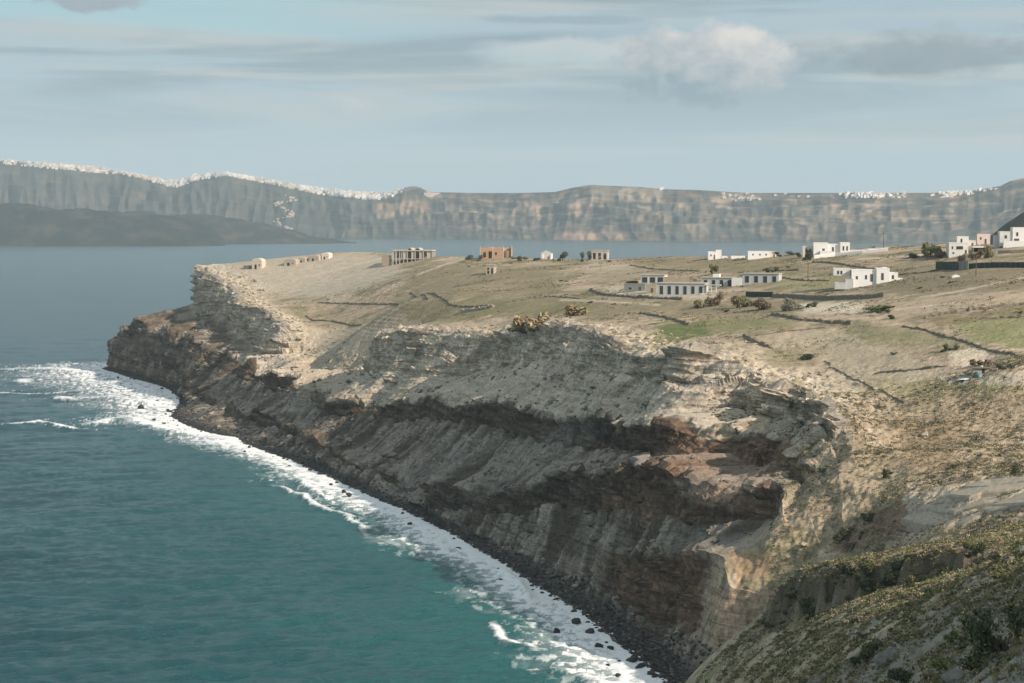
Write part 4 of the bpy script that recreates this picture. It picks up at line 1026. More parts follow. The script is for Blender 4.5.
# ------------------------------------------------------------------ low grey complex in the middle of the plateau
def low_row(label, px0, px1, yt, yb, n, rz, extra=None, D=None, roof_box=None, wall=M_GREYW, name='terraced_house', wfrac=.52):
    g, k = site(px0, px1, yb, D); mid = (px0 + px1) / 2; w_ = (px1 - px0) * k / math.cos(rz); h = (yb - yt) * k
    o = empty(name, g, rz); tag(o, label, 'house', 'low grey houses in the middle of the plateau')
    part('wall', Solid().box(-w_ / 2, w_ / 2, 0, 7, -2.5, h), wall, o)
    part('roof', Solid().box(-w_ / 2 - .25, w_ / 2 + .25, -.35, 7.2, h, h + .3), M_ROOF, o)
    for i in range(n):
        x = -w_ / 2 + w_ * (i + .5) / n; window(o, x, 0, .15, w_ / n * wfrac, h * .78)
    if extra: extra(o, k, w_, h)
    return o
def pergola(o, k, w_, h):
    for i in range(3): part('post', Solid().box(w_ / 2 + .6 + i * 1.9, w_ / 2 + .85 + i * 1.9, -.3, 0, -2, h * .85), M_OFFW, o)
    part('canopy', Solid().box(w_ / 2 + .3, w_ / 2 + 6, -.5, 3, h * .85, h * .93), M_ROOF, o)
low_row('long low grey house with six dark window bays, nearest to the cliff', 658, 704, 283.6, 295.2, 6, -.30, pergola)
low_row('low house with dark glazed front and pale flat roof, behind the long grey one', 641, 664, 275.2, 283.6, 3, -.28, None, None, None, M_OFFW, wfrac=.8)
def white_link(o, k, w_, h):
    part('entrance_block', Solid().box(w_ / 2 - .5, w_ / 2 + 3.6, -1.4, 6.5, -2.5, h * 1.02), M_WHITE, o)
    part('roof_box', Solid().box(-w_ * .18, w_ * .02, 2, 5, h + .3, h + 1.5), M_WHITE, o)
low_row('low grey house with four window bays and a bright white entrance block', 702, 733, 278, 287.5, 4, -.30, white_link)
low_row('low grey house with four dark bays right of the white entrance block', 743, 778, 279, 288.5, 4, -.30, None, ground(718, 287.5).y - 6)
block_house('storage_shed', 'dark grey windowless shed at the left end of the grey houses', 'shed', 624, 645, 291.5, [(624, 645, 284.4, 291.5, 0, 5, M_PANEL)], None, -.25, wins=((630, 287, 290, 4, 0),), doors=((640, 286.5, 291.3, 2.6, 0),))
block_house('plastered_block', 'small tan plastered block between the grey shed and the long grey house', 'building', 646, 656, 293, [(646, 656, 285.2, 293, 0, 5, M_PALEST)], None, -.1, doors=((652, 288, 292.8, 2.4, 0),))
block_house('garden_wall', 'pale stepped wall ending in three short posts behind the grey houses', 'wall', 663, 688, 282.5, [(663, 676, 276.8, 282.5, 0, .8, M_PALEST), (676.1, 688, 278.2, 282.5, 0, .8, M_PALEST), (678, 679.3, 275, 278.2, 0, .8, M_PALEST), (682, 683.4, 275.2, 278.2, 0, .8, M_PALEST), (686.3, 687.8, 274.8, 278.2, 0, .8, M_PALEST)], None, -.1, parapet=False)

# ------------------------------------------------------------------ white houses on the right of the plateau
block_house('white_cottage', 'small stepped white cottage alone on the skyline beside a low wall', 'house', 708, 722, 259.5, [(708.2, 716, 252.4, 259.5, 0, 6, M_WHITE), (716.1, 721.5, 250.8, 259.5, .4, 6, M_WHITE), (721.6, 727.5, 256.8, 259.5, .2, .8, M_WHITE)], 985, -.05, wins=((711, 254.5, 256.5, 1.4, 0),), doors=((714.3, 255, 259.4, 1.4, 0),))
block_house('white_longhouse', 'long plain white building with a flat roof on the skyline', 'house', 748, 778, 258, [(748, 770, 251.8, 258, 0, 7, M_WHITE), (770.1, 778, 252, 258, .3, 7, M_PINK)], 955, -.04, wins=((753, 253.6, 255.4, 1.6, 0), (760, 253.6, 255.4, 1.6, 0), (766, 253.6, 255.4, 1.6, 0)), doors=((774, 254, 257.8, 1.5, .3),))
block_house('garden_wall', 'short white wall on the skyline left of the white longhouse', 'wall', 731, 745, 257, [(731, 745, 254.4, 257, 0, .6, M_WHITE)], 975, -.05, parapet=False)
def arches(xs, yb):
    def f(o, k, mid, base):
        for x, w_, h_ in xs:
            X = (x - mid) * k; part('arch_shade', Solid().box(X - w_ * k / 2, X + w_ * k / 2, -.08, .05, (base - yb) * k, (base - yb) * k + h_ * k * .65).vault(X - w_ * k / 2, X + w_ * k / 2, -.08, .05, (base - yb) * k + h_ * k * .65, h_ * k * .35), M_DARK, o)  # solid dark panel painted as the shade within the arch
    return f
block_house('white_villa', 'white villa of clustered blocks with arched windows on the skyline', 'house', 803, 850, 253, [(803, 813.5, 244.6, 253, 2, 7, M_OFFW), (813.6, 828, 240.8, 253, 0, 8, M_WHITE), (828.1, 840, 242.2, 253, 1.2, 8, M_WHITE), (840.1, 849.5, 240.6, 253, 0, 8, M_WHITE), (820, 832, 249, 253, -2.4, 2.3, M_WHITE), (849.6, 866, 248.2, 253, 1, 5, M_OFFW), (868, 888, 247, 251, 2, 5, M_WHITE)], 905, -.12,
            wins=((843.2, 243.5, 248, 1.7, 0), (846.8, 243.5, 248, 1.7, 0), (833, 244.5, 249, 2.0, 1.2), (860, 250, 252, 3, 1.0)), doors=((823.5, 246, 249, 2.4, 0),), extras=arches([(806.5, 1.8, 4.6), (810.5, 1.8, 4.6)], 250.5))
def lower_villa_extra(o, k, mid, base):
    X = lambda p: (p - mid) * k
    part('stair_head', Solid().box(X(882.5), X(887), 2, 5, (base - 269) * k, (base - 267.2) * k), M_WHITE, o)
    for px_, yt in ((858, 269.2), (871, 269.4)): part('chimney', Solid().box(X(px_) - .35, X(px_) + .35, 3, 3.7, (base - 271.5) * k, (base - yt) * k), M_WHITE, o)
block_house('white_villa', 'large white villa with chimneys and a grey terrace, below the skyline', 'house', 834, 902, 285.5, [(834.5, 851, 269.5, 276, 4, 6, M_OFFW), (851.8, 876, 270.6, 285, 0, 8, M_WHITE), (876.1, 889, 269, 285.5, -.8, 8, M_WHITE), (889.1, 897.5, 273.4, 285.5, 0, 7, M_WHITE), (897.6, 902, 279, 285.5, .5, 4, M_WHITE), (834.5, 845, 283, 289, -3.5, 5, M_GREYW), (845.1, 853, 279.5, 289, -2.5, 5, M_GREYW)], None, -.10,
            wins=((839, 271, 274.8, 2.2, 4), (842.3, 271, 274.8, 2.2, 4), (857, 276, 279.4, 2.2, 0), (866, 275, 279.4, 2.2, 0), (892.5, 275, 279, 2.4, 0)), doors=((871.5, 274, 281.6, 2.6, 0), (882, 273, 280, 2.6, -.8), (894.8, 279.5, 284, 1.8, 0)), extras=lower_villa_extra)
block_house('white_cube_house', 'white cube house with one tall window, upper left of the houses at the right edge', 'house', 957, 969, 242.5, [(957.2, 968.6, 233, 242.5, 0, 6, M_WHITE), (968.7, 976, 237, 242.5, 1.5, 4, M_OFFW)], 845, -.15, wins=((961.5, 234.6, 239.8, 1.9, 0),), doors=((972.5, 239, 242, 1.8, 1.5),))
block_house('pink_cube_house', 'pale pink cube house standing before the dark hill', 'house', 977, 990, 241.8, [(977.3, 990, 231.8, 241.8, 0, 7, M_PINK)], 850, -.15, wins=((980.8, 234, 237, 1.7, 0),), doors=((985.5, 236, 241.6, 1.8, 0),))
block_house('white_house', 'grey-white two-storey house with a wide dark upper window beside the olive trees', 'house', 949, 968, 256, [(949, 963.5, 243.4, 256, 0, 7, M_OFFW), (963.6, 968.4, 243.8, 256, .8, 6, M_OFFW)], None, -.06, wins=((952.5, 246.2, 249.2, 1.7, 0), (959.5, 246, 249.6, 7, 0), (953.4, 252, 254, 2, 0)), doors=((966, 250, 255.8, 2, .8),))
def carport():
    g, k = site(973, 987, 249, 800); o = empty('carport', g, -.12); tag(o, 'flat white carport roof on thin posts right of the grey-white house', 'carport')
    part('roof', Solid().box(-7 * k, 7 * k, 0, 5, 4.2 * k, 5.2 * k), M_WHITE, o)
    for x in (-6.6, 6.6):
        for y in (.2, 4.8): part('post', Solid().box(x * k - .1, x * k + .1, y - .1, y + .1, -2, 4.2 * k), M_FRAME, o)
    part('back_wall', Solid().box(-6.4 * k, 6.4 * k, 4.6, 4.75, -2, 4.15 * k), M_DARK, o)  # dark sheet standing for the shade under the roof
carport()
block_house('white_house', 'big stepped white house cut off by the right edge of the picture', 'house', 995, 1040, 251, [(995.5, 1004, 241, 251, 2, 7, M_GREYW), (1000, 1012.5, 237, 251, 0.5, 8, M_OFFW), (1012.6, 1042, 233, 251, 0, 9, M_WHITE), (1003, 1042, 246.5, 252, -3, 2.9, M_WHITE)], 800, -.14, wins=((1006, 240, 243.5, 2.6, .5), (1017, 237, 241, 2.2, 0), (1026, 237, 241, 2.2, 0)), doors=((1016.5, 243.4, 246.2, 5, 0),))  # left blocks greyer: shade on the white walls put into their colour

# ------------------------------------------------------------------ walls, fences, poles that follow the ground
M_WALLW = M_WHITE
def ground_wall(name, label, cat, pts, h, th, mat, group=None, ragged=.25, base=-.6, top_only=False, step=1.1):
    """A continuous wall over the land through points of it seen at these pixels."""
    W = []
    for p in pts:
        g = ground(*p); W.append((g.x, g.y))
    P_ = [W[0]]
    for a, b in zip(W[:-1], W[1:]):
        n = max(2, int(math.hypot(b[0] - a[0], b[1] - a[1]) / step))
        for i in range(1, n + 1): P_.append((a[0] + (b[0] - a[0]) * i / n, a[1] + (b[1] - a[1]) * i / n))
    if len(P_) > 420: P_ = P_[::len(P_) // 420 + 1] + [P_[-1]]
    V, F = [], []; o0 = None
    for i, p in enumerate(P_):
        q0, q1 = P_[max(i - 1, 0)], P_[min(i + 1, len(P_) - 1)]; d = Vector((q1[0] - q0[0], q1[1] - q0[1], 0)).normalized(); nn = Vector((-d.y, d.x, 0))
        hit = drop(*p); z = hit[0].z if hit else 60
        if i == 0: o0 = Vector((p[0], p[1], z))
        hh = h * (1 + random.uniform(-ragged, ragged)); tt = th * (1 + random.uniform(-ragged, ragged)) / 2; c_ = Vector((p[0], p[1], z)) - o0 + nn * random.uniform(-ragged, ragged) * th
        V += [c_ - nn * tt * 1.25 + Vector((0, 0, base)), c_ - nn * tt + Vector((0, 0, hh * random.uniform(.7, .9) if ragged else hh)), c_ + Vector((0, 0, hh)), c_ + nn * tt + Vector((0, 0, hh * random.uniform(.7, .9) if ragged else hh)), c_ + nn * tt * 1.25 + Vector((0, 0, base))]
        if i:
            b = (i - 1) * 5
            for j in range(4): F.append((b + j, b + 5 + j, b + 6 + j, b + 1 + j))
    F.append((0, 1, 2, 3, 4)); n = len(V) - 5; F.append((n + 4, n + 3, n + 2, n + 1, n))
    me = bpy.data.meshes.new(name); me.from_pydata([tuple(v) for v in V], [], F); me.update()
    o = link(name, me, mat); o.location = o0; tag(o, label, cat, group); return o
DW = 'dry stone field walls on the plateau'
for pts, h, lab in [
    ([(318, 303), (345, 303.5), (395, 304), (450, 304.5), (488, 306)], 1.3, 'long straight dark field wall crossing the far half of the plateau'),
    ([(306, 316), (325, 321), (345, 324), (362, 325)], 1.2, 'dark field wall curving along the upper rim of the pale hollow'),
    ([(411, 293), (417, 297), (428, 300)], 1.2, 'short dark wall with pale rubble in the middle of the far field'),
    ([(520, 301), (545, 297), (580, 299)], .9, 'low field wall left of the wall below the grey houses'),
    ([(590, 290.5), (603, 295), (625, 297), (650, 298.5), (682, 300)], 1.6, 'thick dark wall below the pale yard of the grey houses'),
    ([(588, 319), (612, 316), (640, 313), (666, 318), (690, 325)], 1.3, 'dark field wall arching above the grey cliff wall'),
    ([(772, 315), (800, 320), (828, 323), (852, 324)], 1.5, 'dark field wall along the upper side of the green strip'),
    ([(744, 337), (757, 342), (772, 349)], 1.6, 'short dark wall at the brink left of the bare field'),
    ([(755, 336), (790, 331), (825, 328)], .5, 'thin low wall between the green strip and the bare field'),
    ([(902, 327), (925, 330), (945, 337), (965, 342), (985, 349), (1020, 357)], 1.1, 'long field wall winding down past the green field at the right'),
    ([(875, 374), (900, 371), (925, 369), (946, 366)], .9, 'field wall left of the small quarry'),
    ([(925, 318), (950, 314), (985, 309), (1028, 304)], 1.3, 'bushy field wall along the lower edge of the ploughed strip'),
    ([(980, 319), (1000, 318), (1028, 317)], .9, 'short field wall under the bushy one at the right edge'),
    ([(825, 361), (845, 374), (865, 384), (890, 396), (905, 402)], .7, 'broken line of stones following the brink of the near slope'),
    ([(764, 270.5), (785, 271), (800, 270.5)], 1.3, 'dark field wall right of the white longhouse meadow'),
    ([(812, 262), (840, 264.5), (870, 269), (892, 268)], 1.2, 'dark wall below the white boundary wall of the upper villa'),
    ([(740, 275.5), (775, 277), (805, 281), (830, 281)], 1.1, 'dark field wall behind the four-bay grey houses'),
    ([(896, 276), (930, 272), (950, 268.5)], 1.0, 'field wall running up from the lower villa to the green fence'),
    ([(905, 258.5), (925, 257), (948, 257)], 1.2, 'dark wall under the olive bushes beside the grey-white house'),
    ([(630, 265.5), (650, 269), (700, 271.5)], .9, 'thin field wall crossing the pasture below the skyline'),
]:
    ground_wall('field_wall', lab, 'wall', pts, h * .55, h * .55, M_DRYST, DW, .55, step=.9)
ground_wall('field_wall', 'pale broken wall of light stones at the brow above the lit cliff', 'wall', [(462, 312), (478, 309.5), (493, 307.5)], 1.1, 1.1, M_PALEST, None, .5)
ground_wall('boundary_wall', 'bright white boundary wall descending below the upper villa', 'wall', [(814, 258.5), (835, 256.2), (862, 253.6), (888, 251)], 1.5, .4, M_WHITE, None, .03)
ground_wall('boundary_wall', 'pale wall below the big stepped white house at the right edge', 'wall', [(998, 253.8), (1012, 253), (1032, 252.5)], 1.3, .5, M_PALEST, None, .05)
ground_wall('retaining_wall', 'long dark retaining wall between the grey houses and the lower villa', 'wall', [(773, 297.5), (800, 298.5), (840, 299.5), (866, 299), (884, 297)], 1.5, .7, M_DRYST, None, .1)
def netting(label, pts, h, mat, name='fence', n_post=6):
    g0 = ground(*pts[0]); g1 = ground(*pts[-1]); o = empty(name, g0); tag(o, label, 'fence')
    d = g1 - g0; n = n_post; W = [g0 + d * i / n for i in range(n + 1)]
    W = [(drop(q.x, q.y) or (q,))[0] - g0 for q in W]
    nv = Vector((-d.y, d.x, 0)).normalized() * .04
    s = Solid()
    for a, b in zip(W[:-1], W[1:]):
        i = len(s.v); s.v += [tuple(a - nv + Vector((0, 0, -.3))), tuple(b - nv + Vector((0, 0, -.3))), tuple(b - nv + Vector((0, 0, h))), tuple(a - nv + Vector((0, 0, h))), tuple(a + nv + Vector((0, 0, -.3))), tuple(b + nv + Vector((0, 0, -.3))), tuple(b + nv + Vector((0, 0, h))), tuple(a + nv + Vector((0, 0, h)))]
        s.f += [tuple(i + j for j in q) for q in ((0, 1, 2, 3), (7, 6, 5, 4), (3, 2, 6, 7), (4, 5, 1, 0), (0, 3, 7, 4), (1, 5, 6, 2))]
    part('netting', s, mat, o)
    for a in W: part('post', Solid().tube(a + Vector((0, 0, -.5)) - nv * 3, a + Vector((0, 0, h + .3)) - nv * 3, .06, .06, 6), M_DRYST, o)
netting('dark green netting fence below the four-bay grey houses', [(746, 296.5), (773, 297)], 1.9, M_NET)
netting('green netting fence below the grey-white house, left of the grey panels', [(936, 270), (957, 270)], 3.0, M_NET)
netting('grey panel fence between the green netting and the black wall', [(957.5, 269.6), (968, 269.6)], 3.0, M_PANEL, n_post=3)
netting('long black windbreak fence running to the right edge below the houses', [(969, 269), (1032, 268)], 1.9, M_NET, n_post=12)
def utility_pole(label, px, py, D, h):
    g = ground(px, py, D); o = empty('utility_pole', g); tag(o, label, 'pole', 'thin utility poles on the plateau')
    part('post', Solid().tube((0, 0, -.5), (0, 0, h), .17, .11, 8), M_WOOD, o)
    part('crossarm', Solid().box(-.9, .9, -.07, .07, h - .9, h - .75), M_WOOD, o)
    for x in (-.75, 0, .75): part('insulator', Solid().tube((x, 0, h - .74), (x, 0, h - .45), .05, .05, 6), M_OFFW, o)
utility_pole('utility pole on the skyline right of the upper villa', 883.5, 250, 900, 8.2)
utility_pole('utility pole in the meadow below the upper villa', 808, 282, None, 8.0)
utility_pole('utility pole in the bare ground below the green fence', 976, 276, None, 6.5)
def tank():
    g, k = site(952, 960.5, 277.5, None); o = empty('water_tank', g); tag(o, 'low white tank lying in the brown field under the green fence', 'tank')
    part('body', Solid().vault(-4.2 * k, 4.2 * k, 0, 1.6, .1, .8).box(-4.2 * k, 4.2 * k, .1, 1.5, -.2, .12), M_WHITE, o)
    part('filler_cap', Solid().tube((0, .8, .85), (0, .8, 1.05), .25, .25, 10), M_FRAME, o)
tank()
# small quarry with a hut and gear
def quarry():
    g, k = site(968, 977, 378, None)
    o = empty('quarry_hut', ground(981, 374)); tag(o, 'small low hut with a dark lean-to roof in the little quarry', 'hut'); k = .235
    part('wall', Solid().box(-2.0, 2.0, 0, 2.2, -1, 1.5), M_STONE, o); part('roof', Solid().box(-2.3, 2.3, -.7, 2.4, 1.5, 1.65), M_DRYST, o); door(o, .6, 0, 0, .7, 1.3, M_DARK); part('post', Solid().box(-2.2, -2.1, -.6, -.5, -1, 1.5), M_WOOD, o)
    for lab, nm, cat, px, py, mat, r, h in (('teal plastic barrel standing in the little quarry', 'barrel', 'barrel', 977, 376, M_TEAL, .45, 1.1), ('white barrel beside the teal one in the quarry', 'barrel', 'barrel', 980.5, 377, M_WHITE, .5, .9), ('white post-like drum on the bank above the quarry barrels', 'barrel', 'barrel', 981.5, 369, M_WHITE, .4, .8)):
        q = empty(nm, ground(px, py)); tag(q, lab, cat); part('body', Solid().tube((0, 0, -.1), (0, 0, h), r, r, 14), mat, q); part('lid', Solid().tube((0, 0, h), (0, 0, h + .06), r * .9, r * .85, 14), M_FRAME, q)
    g = ground(966, 379.5); s = Solid(); n, m_ = 12, 8
    for i in range(n):
        for j in range(m_):
            u, v = i / (n - 1) * 2 - 1, j / (m_ - 1) * 2 - 1
            s.v.append((u * 2.0 + .2 * v, v * 1.1, .05 + .28 * (1 - u * u) * (1 - v * v) + .08 * math.sin(9 * u + 5 * v) * (1 - u * u)))
    for i in range(n - 1):
        for j in range(m_ - 1): s.f.append((i * m_ + j, (i + 1) * m_ + j, (i + 1) * m_ + j + 1, i * m_ + j + 1))
    q = link('tarpaulin', s.mesh('tarpaulin'), M_BLUE); q.location = g; q.rotation_euler = (0, 0, .3); tag(q, 'pale blue tarpaulin sheet lying at the foot of the little quarry', 'tarpaulin')
quarry()

# pale layered rock shelf at the head of the ravine, right edge
def shelf():
    lab = 'pale layered rock shelf jutting over the head of the ravine at the right edge'
    o = None; rr = random.Random(3)
    for lev, out in enumerate(([(903, 521), (925, 509), (948, 500), (972, 496), (1030, 492), (1040, 505), (990, 514), (962, 527), (930, 528)], [(925, 513), (945, 502), (965, 494), (1000, 490), (1040, 488), (1040, 498), (985, 507), (955, 516)], [(948, 500), (962, 492), (990, 485), (1040, 481), (1040, 491), (990, 497), (968, 502)])):
        P_ = [ground(*p) for p in out]
        if o is None: o0 = P_[0].copy()
        n = len(P_); ring = []
        for i in range(n):
            for t in (0, .33, .66):
                q = P_[i].lerp(P_[(i + 1) % n], t); ring.append(q + Vector((rr.uniform(-.5, .5), rr.uniform(-.5, .5), rr.uniform(-.12, .12))))
        m = len(ring); s = Solid(); zt = .75 + .25 * lev
        cen = sum(ring, Vector()) / m
        for q in ring: s.v.append(tuple(q - o0 + Vector((0, 0, -2.0))))
        for q in ring: s.v.append(tuple(q - o0 + (q - cen) * .02 + Vector((0, 0, zt * .7))))
        for q in ring: s.v.append(tuple(q - o0 - (q - cen) * .03 + Vector((0, 0, zt))))
        for a in (0, m):
            for i in range(m): s.f.append((a + i, a + (i + 1) % m, a + m + (i + 1) % m, a + m + i))
        c_ = len(s.v); s.v.append(tuple(cen - o0 + Vector((0, 0, zt + .1))))
        for i in range(m): s.f.append((2 * m + i, 2 * m + (i + 1) % m, c_))
        if o is None:
            o = link('rock_shelf', s.mesh('rock_shelf'), M_SHELF); o.location = o0; tag(o, lab, 'rock')
        else: part('upper_layer', s, M_SHELF, o)
M_SHELF = plain_mat('shelf_rock', (.42, .365, .285), .95, .45, .9, .8)
shelf()
# ------------------------------------------------------------------ plants
def leaf_mat(name, var=.5):
    m, nt, b = nodes_of(name)
    ca = N(nt, 'ShaderNodeVertexColor', layer_name='tint'); g = N(nt, 'ShaderNodeNewGeometry')
    n = noise_node(nt, g.outputs['Position'], 2.5, 3, .6)
    c = mixcol(nt, 1.0, ca.outputs['Color'], maprange(nt, n.outputs['Fac'], .3, .7, 1 - var * .5, 1 + var * .5), 'MULTIPLY')
    L(nt, c, b.inputs['Base Color']); b.inputs['Roughness'].default_value = .8; b.inputs['Specular IOR Level'].default_value = .15
    return m
M_LEAF = leaf_mat('scrub_leaves'); M_STEM = plain_mat('woody_stems', (.10, .08, .055), .95, .3, 4)
PAL = {'olive': ((.10, .10, .046), (.19, .175, .085)), 'dark': ((.038, .050, .024), (.085, .095, .045)), 'green': ((.075, .10, .03), (.16, .18, .06)), 'straw': ((.24, .195, .11), (.36, .29, .17)), 'grey': ((.15, .14, .10), (.25, .23, .175)), 'reed': ((.36, .28, .15), (.55, .43, .26)), 'brown': ((.13, .095, .055), (.21, .16, .10))}
def leaf_cloud(rng, n, kind, leaf=.16, upright=0.0, squash=.7, lobes=6):
    """n small leaf faces on several unequal clumps about the unit size; returns vertices, triangles, tints"""
    V, Cc = [], []
    cen = rng.normal(size=(lobes, 3)) * np.array([.45, .45, .22]) + np.array([0, 0, .38]); rad = rng.uniform(.22, .5, lobes)
    k = rng.integers(0, lobes, n); d = rng.normal(size=(n, 3)); d /= np.linalg.norm(d, axis=1, keepdims=True)
    p = cen[k] + d * (rad[k] * rng.uniform(.55, 1.08, n))[:, None] * np.array([1, 1, squash]); p[:, 2] = np.abs(p[:, 2])
    if upright: d = d * (1 - upright) + np.array([0, 0, 1.0]) * upright
    t1 = np.cross(d, rng.normal(size=(n, 3))); t1 /= np.linalg.norm(t1, axis=1, keepdims=True) + 1e-9
    t2 = np.cross(d, t1) + d * rng.uniform(-.3, .9, n)[:, None]
    L_ = leaf * rng.uniform(.6, 1.5, n)[:, None]
    V = np.stack([p - t1 * L_ * .5, p + t1 * L_ * .5, p + t2 * L_], 1).reshape(-1, 3)
    lo, hi = (np.array(c) for c in PAL[kind]); f = np.clip(rng.normal(.5, .3, n) + (rng.uniform(-.3, .3, lobes))[k], 0, 1)
    Cc = np.repeat(lo + (hi - lo) * f[:, None], 3, axis=0)
    return V, Cc
def foliage_mesh(name, seed, n, kind, **k):
    V, Cc = leaf_cloud(np.random.default_rng(seed), n, kind, **k)
    me = soup_mesh(name, V, np.arange(len(V)).reshape(-1, 3)); add_color(me, 'tint', Cc); me.materials.append(M_LEAF); return me
def stem_mesh(seed):
    r = random.Random(seed); s = Solid()
    for i in range(6):
        a = r.uniform(0, 6.28); q = (math.cos(a) * r.uniform(.2, .5), math.sin(a) * r.uniform(.2, .5), r.uniform(.45, .75)); s.tube((math.cos(a) * .05, math.sin(a) * .05, -.25), q, .05, .018, 6)
    me = s.mesh('stems'); me.materials.append(M_STEM); return me
FOL = {k: [foliage_mesh('foliage', 100 + i * 7 + j, 900, k, leaf=.13) for j in range(3)] for i, k in enumerate(PAL) if k != 'reed'}
REED = [foliage_mesh('foliage', 900 + j, 1400, 'reed', leaf=.30, upright=.6, squash=1.0, lobes=9) for j in range(2)]
STEM = [stem_mesh(i) for i in range(3)]
LOW = {k: [foliage_mesh('shrub', 300 + i * 5 + j, 240, k, leaf=.22, squash=.6) for j in range(3)] for i, k in enumerate(('olive', 'dark', 'grey', 'straw', 'green'))}
def bush(label, px, py, wpx, hpx, kind, D=None, name='bush', cat='bush', meshes=None, group=None):
    g = ground(px, py, D); k = g.y / FPX; o = empty(name, g, random.uniform(0, 6.28)); tag(o, label, cat, group)
    f = link('foliage', random.choice(meshes or FOL[kind]), None, o); sx_, sz = wpx * k / 1.75, hpx * k / .95; f.scale = (sx_, sx_ * .9, sz)
    t = link('stems', random.choice(STEM), None, o); t.scale = (sx_ * .8, sx_ * .8, sz * .55); return o
for a in [
    ('big olive bush left of the grey-white house, largest of that clump', 928, 258, 22, 15, 'olive'), ('smaller brown bush at the right of the big olive bush', 941, 257, 14, 11, 'brown'), ('low dark bush at the left foot of the big olive bush', 914, 258, 12, 7, 'dark'),
    ('slim olive tree between the carport and the stepped white house', 989, 258, 11, 14, 'olive'), ('bare brown shrub in front of the carport', 978, 259, 14, 9, 'brown'), ('brown shrub in front of the grey-white house', 962, 262, 10, 8, 'brown'),
    ('dark leafy tree at the left end of the upper villa', 808, 260, 11, 10, 'dark'), ('low dark bush right of the white longhouse', 786, 258, 14, 4, 'dark', 950), ('dark bush left of the dark tree by the upper villa', 799, 256, 7, 6, 'dark', 930),
    ('dark bush beside the orange block ruin', 473, 262, 12, 5, 'dark', 1160), ('olive shrubs right of the orange block ruin', 518, 264, 14, 5, 'olive', 1140), ('dark bush at the left of the small gabled ruin', 536, 262, 8, 4, 'dark', 1135), ('round dark bush right of the small gabled ruin', 563, 262, 12, 7, 'dark', 1125), ('dark bush at the left of the grey concrete frame', 587, 263, 9, 8, 'dark', 1105),
    ('dark leafy bush before the shed of the grey houses', 632, 285, 14, 6, 'dark'), ('olive bush beside the retaining wall, left end', 717, 305, 18, 12, 'brown'), ('olive bush on the stony bank left of the pale yard', 738, 308, 22, 13, 'olive'), ('brown bush on the stony bank, middle', 762, 310, 24, 12, 'brown'), ('grey bush at the right end of the stony bank', 790, 310, 22, 12, 'grey'), ('small black-green bush on the edge of the pale yard', 812, 307, 11, 5, 'dark'), ('olive bush left of the stony bank above the green patch', 700, 308, 16, 9, 'olive'),
    ('dark bush on the meadow behind the four-bay grey houses', 713, 274, 11, 10, 'olive'), ('dark bush at the corner of the meadow wall', 772, 272, 10, 5, 'dark'),
    ('long dark green bramble patch in the ploughed strip', 880, 310.5, 34, 6, 'green'), ('dark green bramble at the lower edge of the long patch', 882, 314.5, 14, 4, 'dark'), ('small dark bush with a pale stone beside it at the strip edge', 892, 319, 8, 6, 'dark'),
    ('dark bush above the quarry on the bank', 951, 350, 12, 6, 'dark'), ('dark bush left of the quarry bank', 943, 352, 8, 4, 'dark'), ('brown thicket over the quarry hut', 980, 365, 18, 9, 'brown'), ('dark scrub right of the quarry hut', 1006, 369, 16, 5, 'dark'),
    ('dark bush on the lit crag below the brink', 797, 408, 12, 9, 'dark'), ('dark bush at the very brink of the crag', 806, 359, 16, 7, 'dark'), ('green bush where the near slope meets the right edge', 1022, 478, 22, 11, 'dark'), ('spreading dark shrub high in the gully of the near slope', 888, 478, 16, 9, 'dark'), ('dark shrub lower in the gully of the near slope', 868, 520, 18, 9, 'dark'), ('dark thicket at the foot of the red slope', 848, 548, 22, 16, 'dark'),
    ('big dark green bush in the shaded foreground at the right edge', 1004, 652, 62, 40, 'dark'), ('dark low bush spreading beneath the big foreground bush', 978, 668, 50, 22, 'dark'), ('mid green bush low in the foreground, left of the grey boulder', 868, 660, 34, 15, 'dark'), ('green bush with yellow tips in the foreground', 945, 668, 30, 13, 'green'), ('dark bush on the shaded crest of the foreground', 1000, 580, 26, 9, 'olive'), ('dark bush at the bottom edge of the foreground', 905, 681, 40, 14, 'dark'),
]:
    bush(*a)
for px, py, wpx, hpx, lab in [(524, 331, 22, 14, 'tall straw-coloured reeds at the brink above the grey wall, left clump'), (538, 329, 18, 12, 'straw-coloured reeds at the brink, middle clump'), (575, 316, 20, 8, 'low straw reeds right of the brink clumps')]:
    bush(lab, px, py, wpx, hpx, 'straw', None, 'reed_clump', 'reeds', REED)
bush('dark green base of scrub under the reeds at the brink', 527, 333, 26, 6, 'dark')

# low shrubs one can count, on land taken at random where the photo shows them
def scatter(mask, weight, n, P, rng):
    w_ = (mask * weight).ravel().astype(np.float64); idx = rng.choice(w_.size, n, p=w_ / w_.sum()); return P.reshape(-1, 3)[idx], idx
cell = np.abs(np.gradient(cs))[None, :] * np.maximum(np.gradient(TT, axis=0), .05)
r_ = np.random.default_rng(5)
inframe = (PPX > -5) & (PPX < 1030) & (YY < 1250)
slope_zone = inframe & (YY < 520) & (KK > 3.2) & (PPY > 335) & (PPX > 770)
pts_, _ = scatter(slope_zone, cell, 75, HEAD_P, r_)
for p in pts_:
    k = random.choices(('olive', 'dark', 'grey'), (5, 3, 3))[0]; o = link('shrub', random.choice(LOW[k]), None); o.location = p; s = random.uniform(.5, 1.25); o.scale = (s, s, s * random.uniform(.6, .9)); o.rotation_euler = (0, 0, random.uniform(0, 6.28))
    tag(o, 'low dusty shrub dotting the sunlit slope above the ravine', 'shrub', 'shrubs on the sunlit slope')
plat_zone = inframe & (plate > .9) & (YY > 540) & (YY < 1150) & (dT > 6)
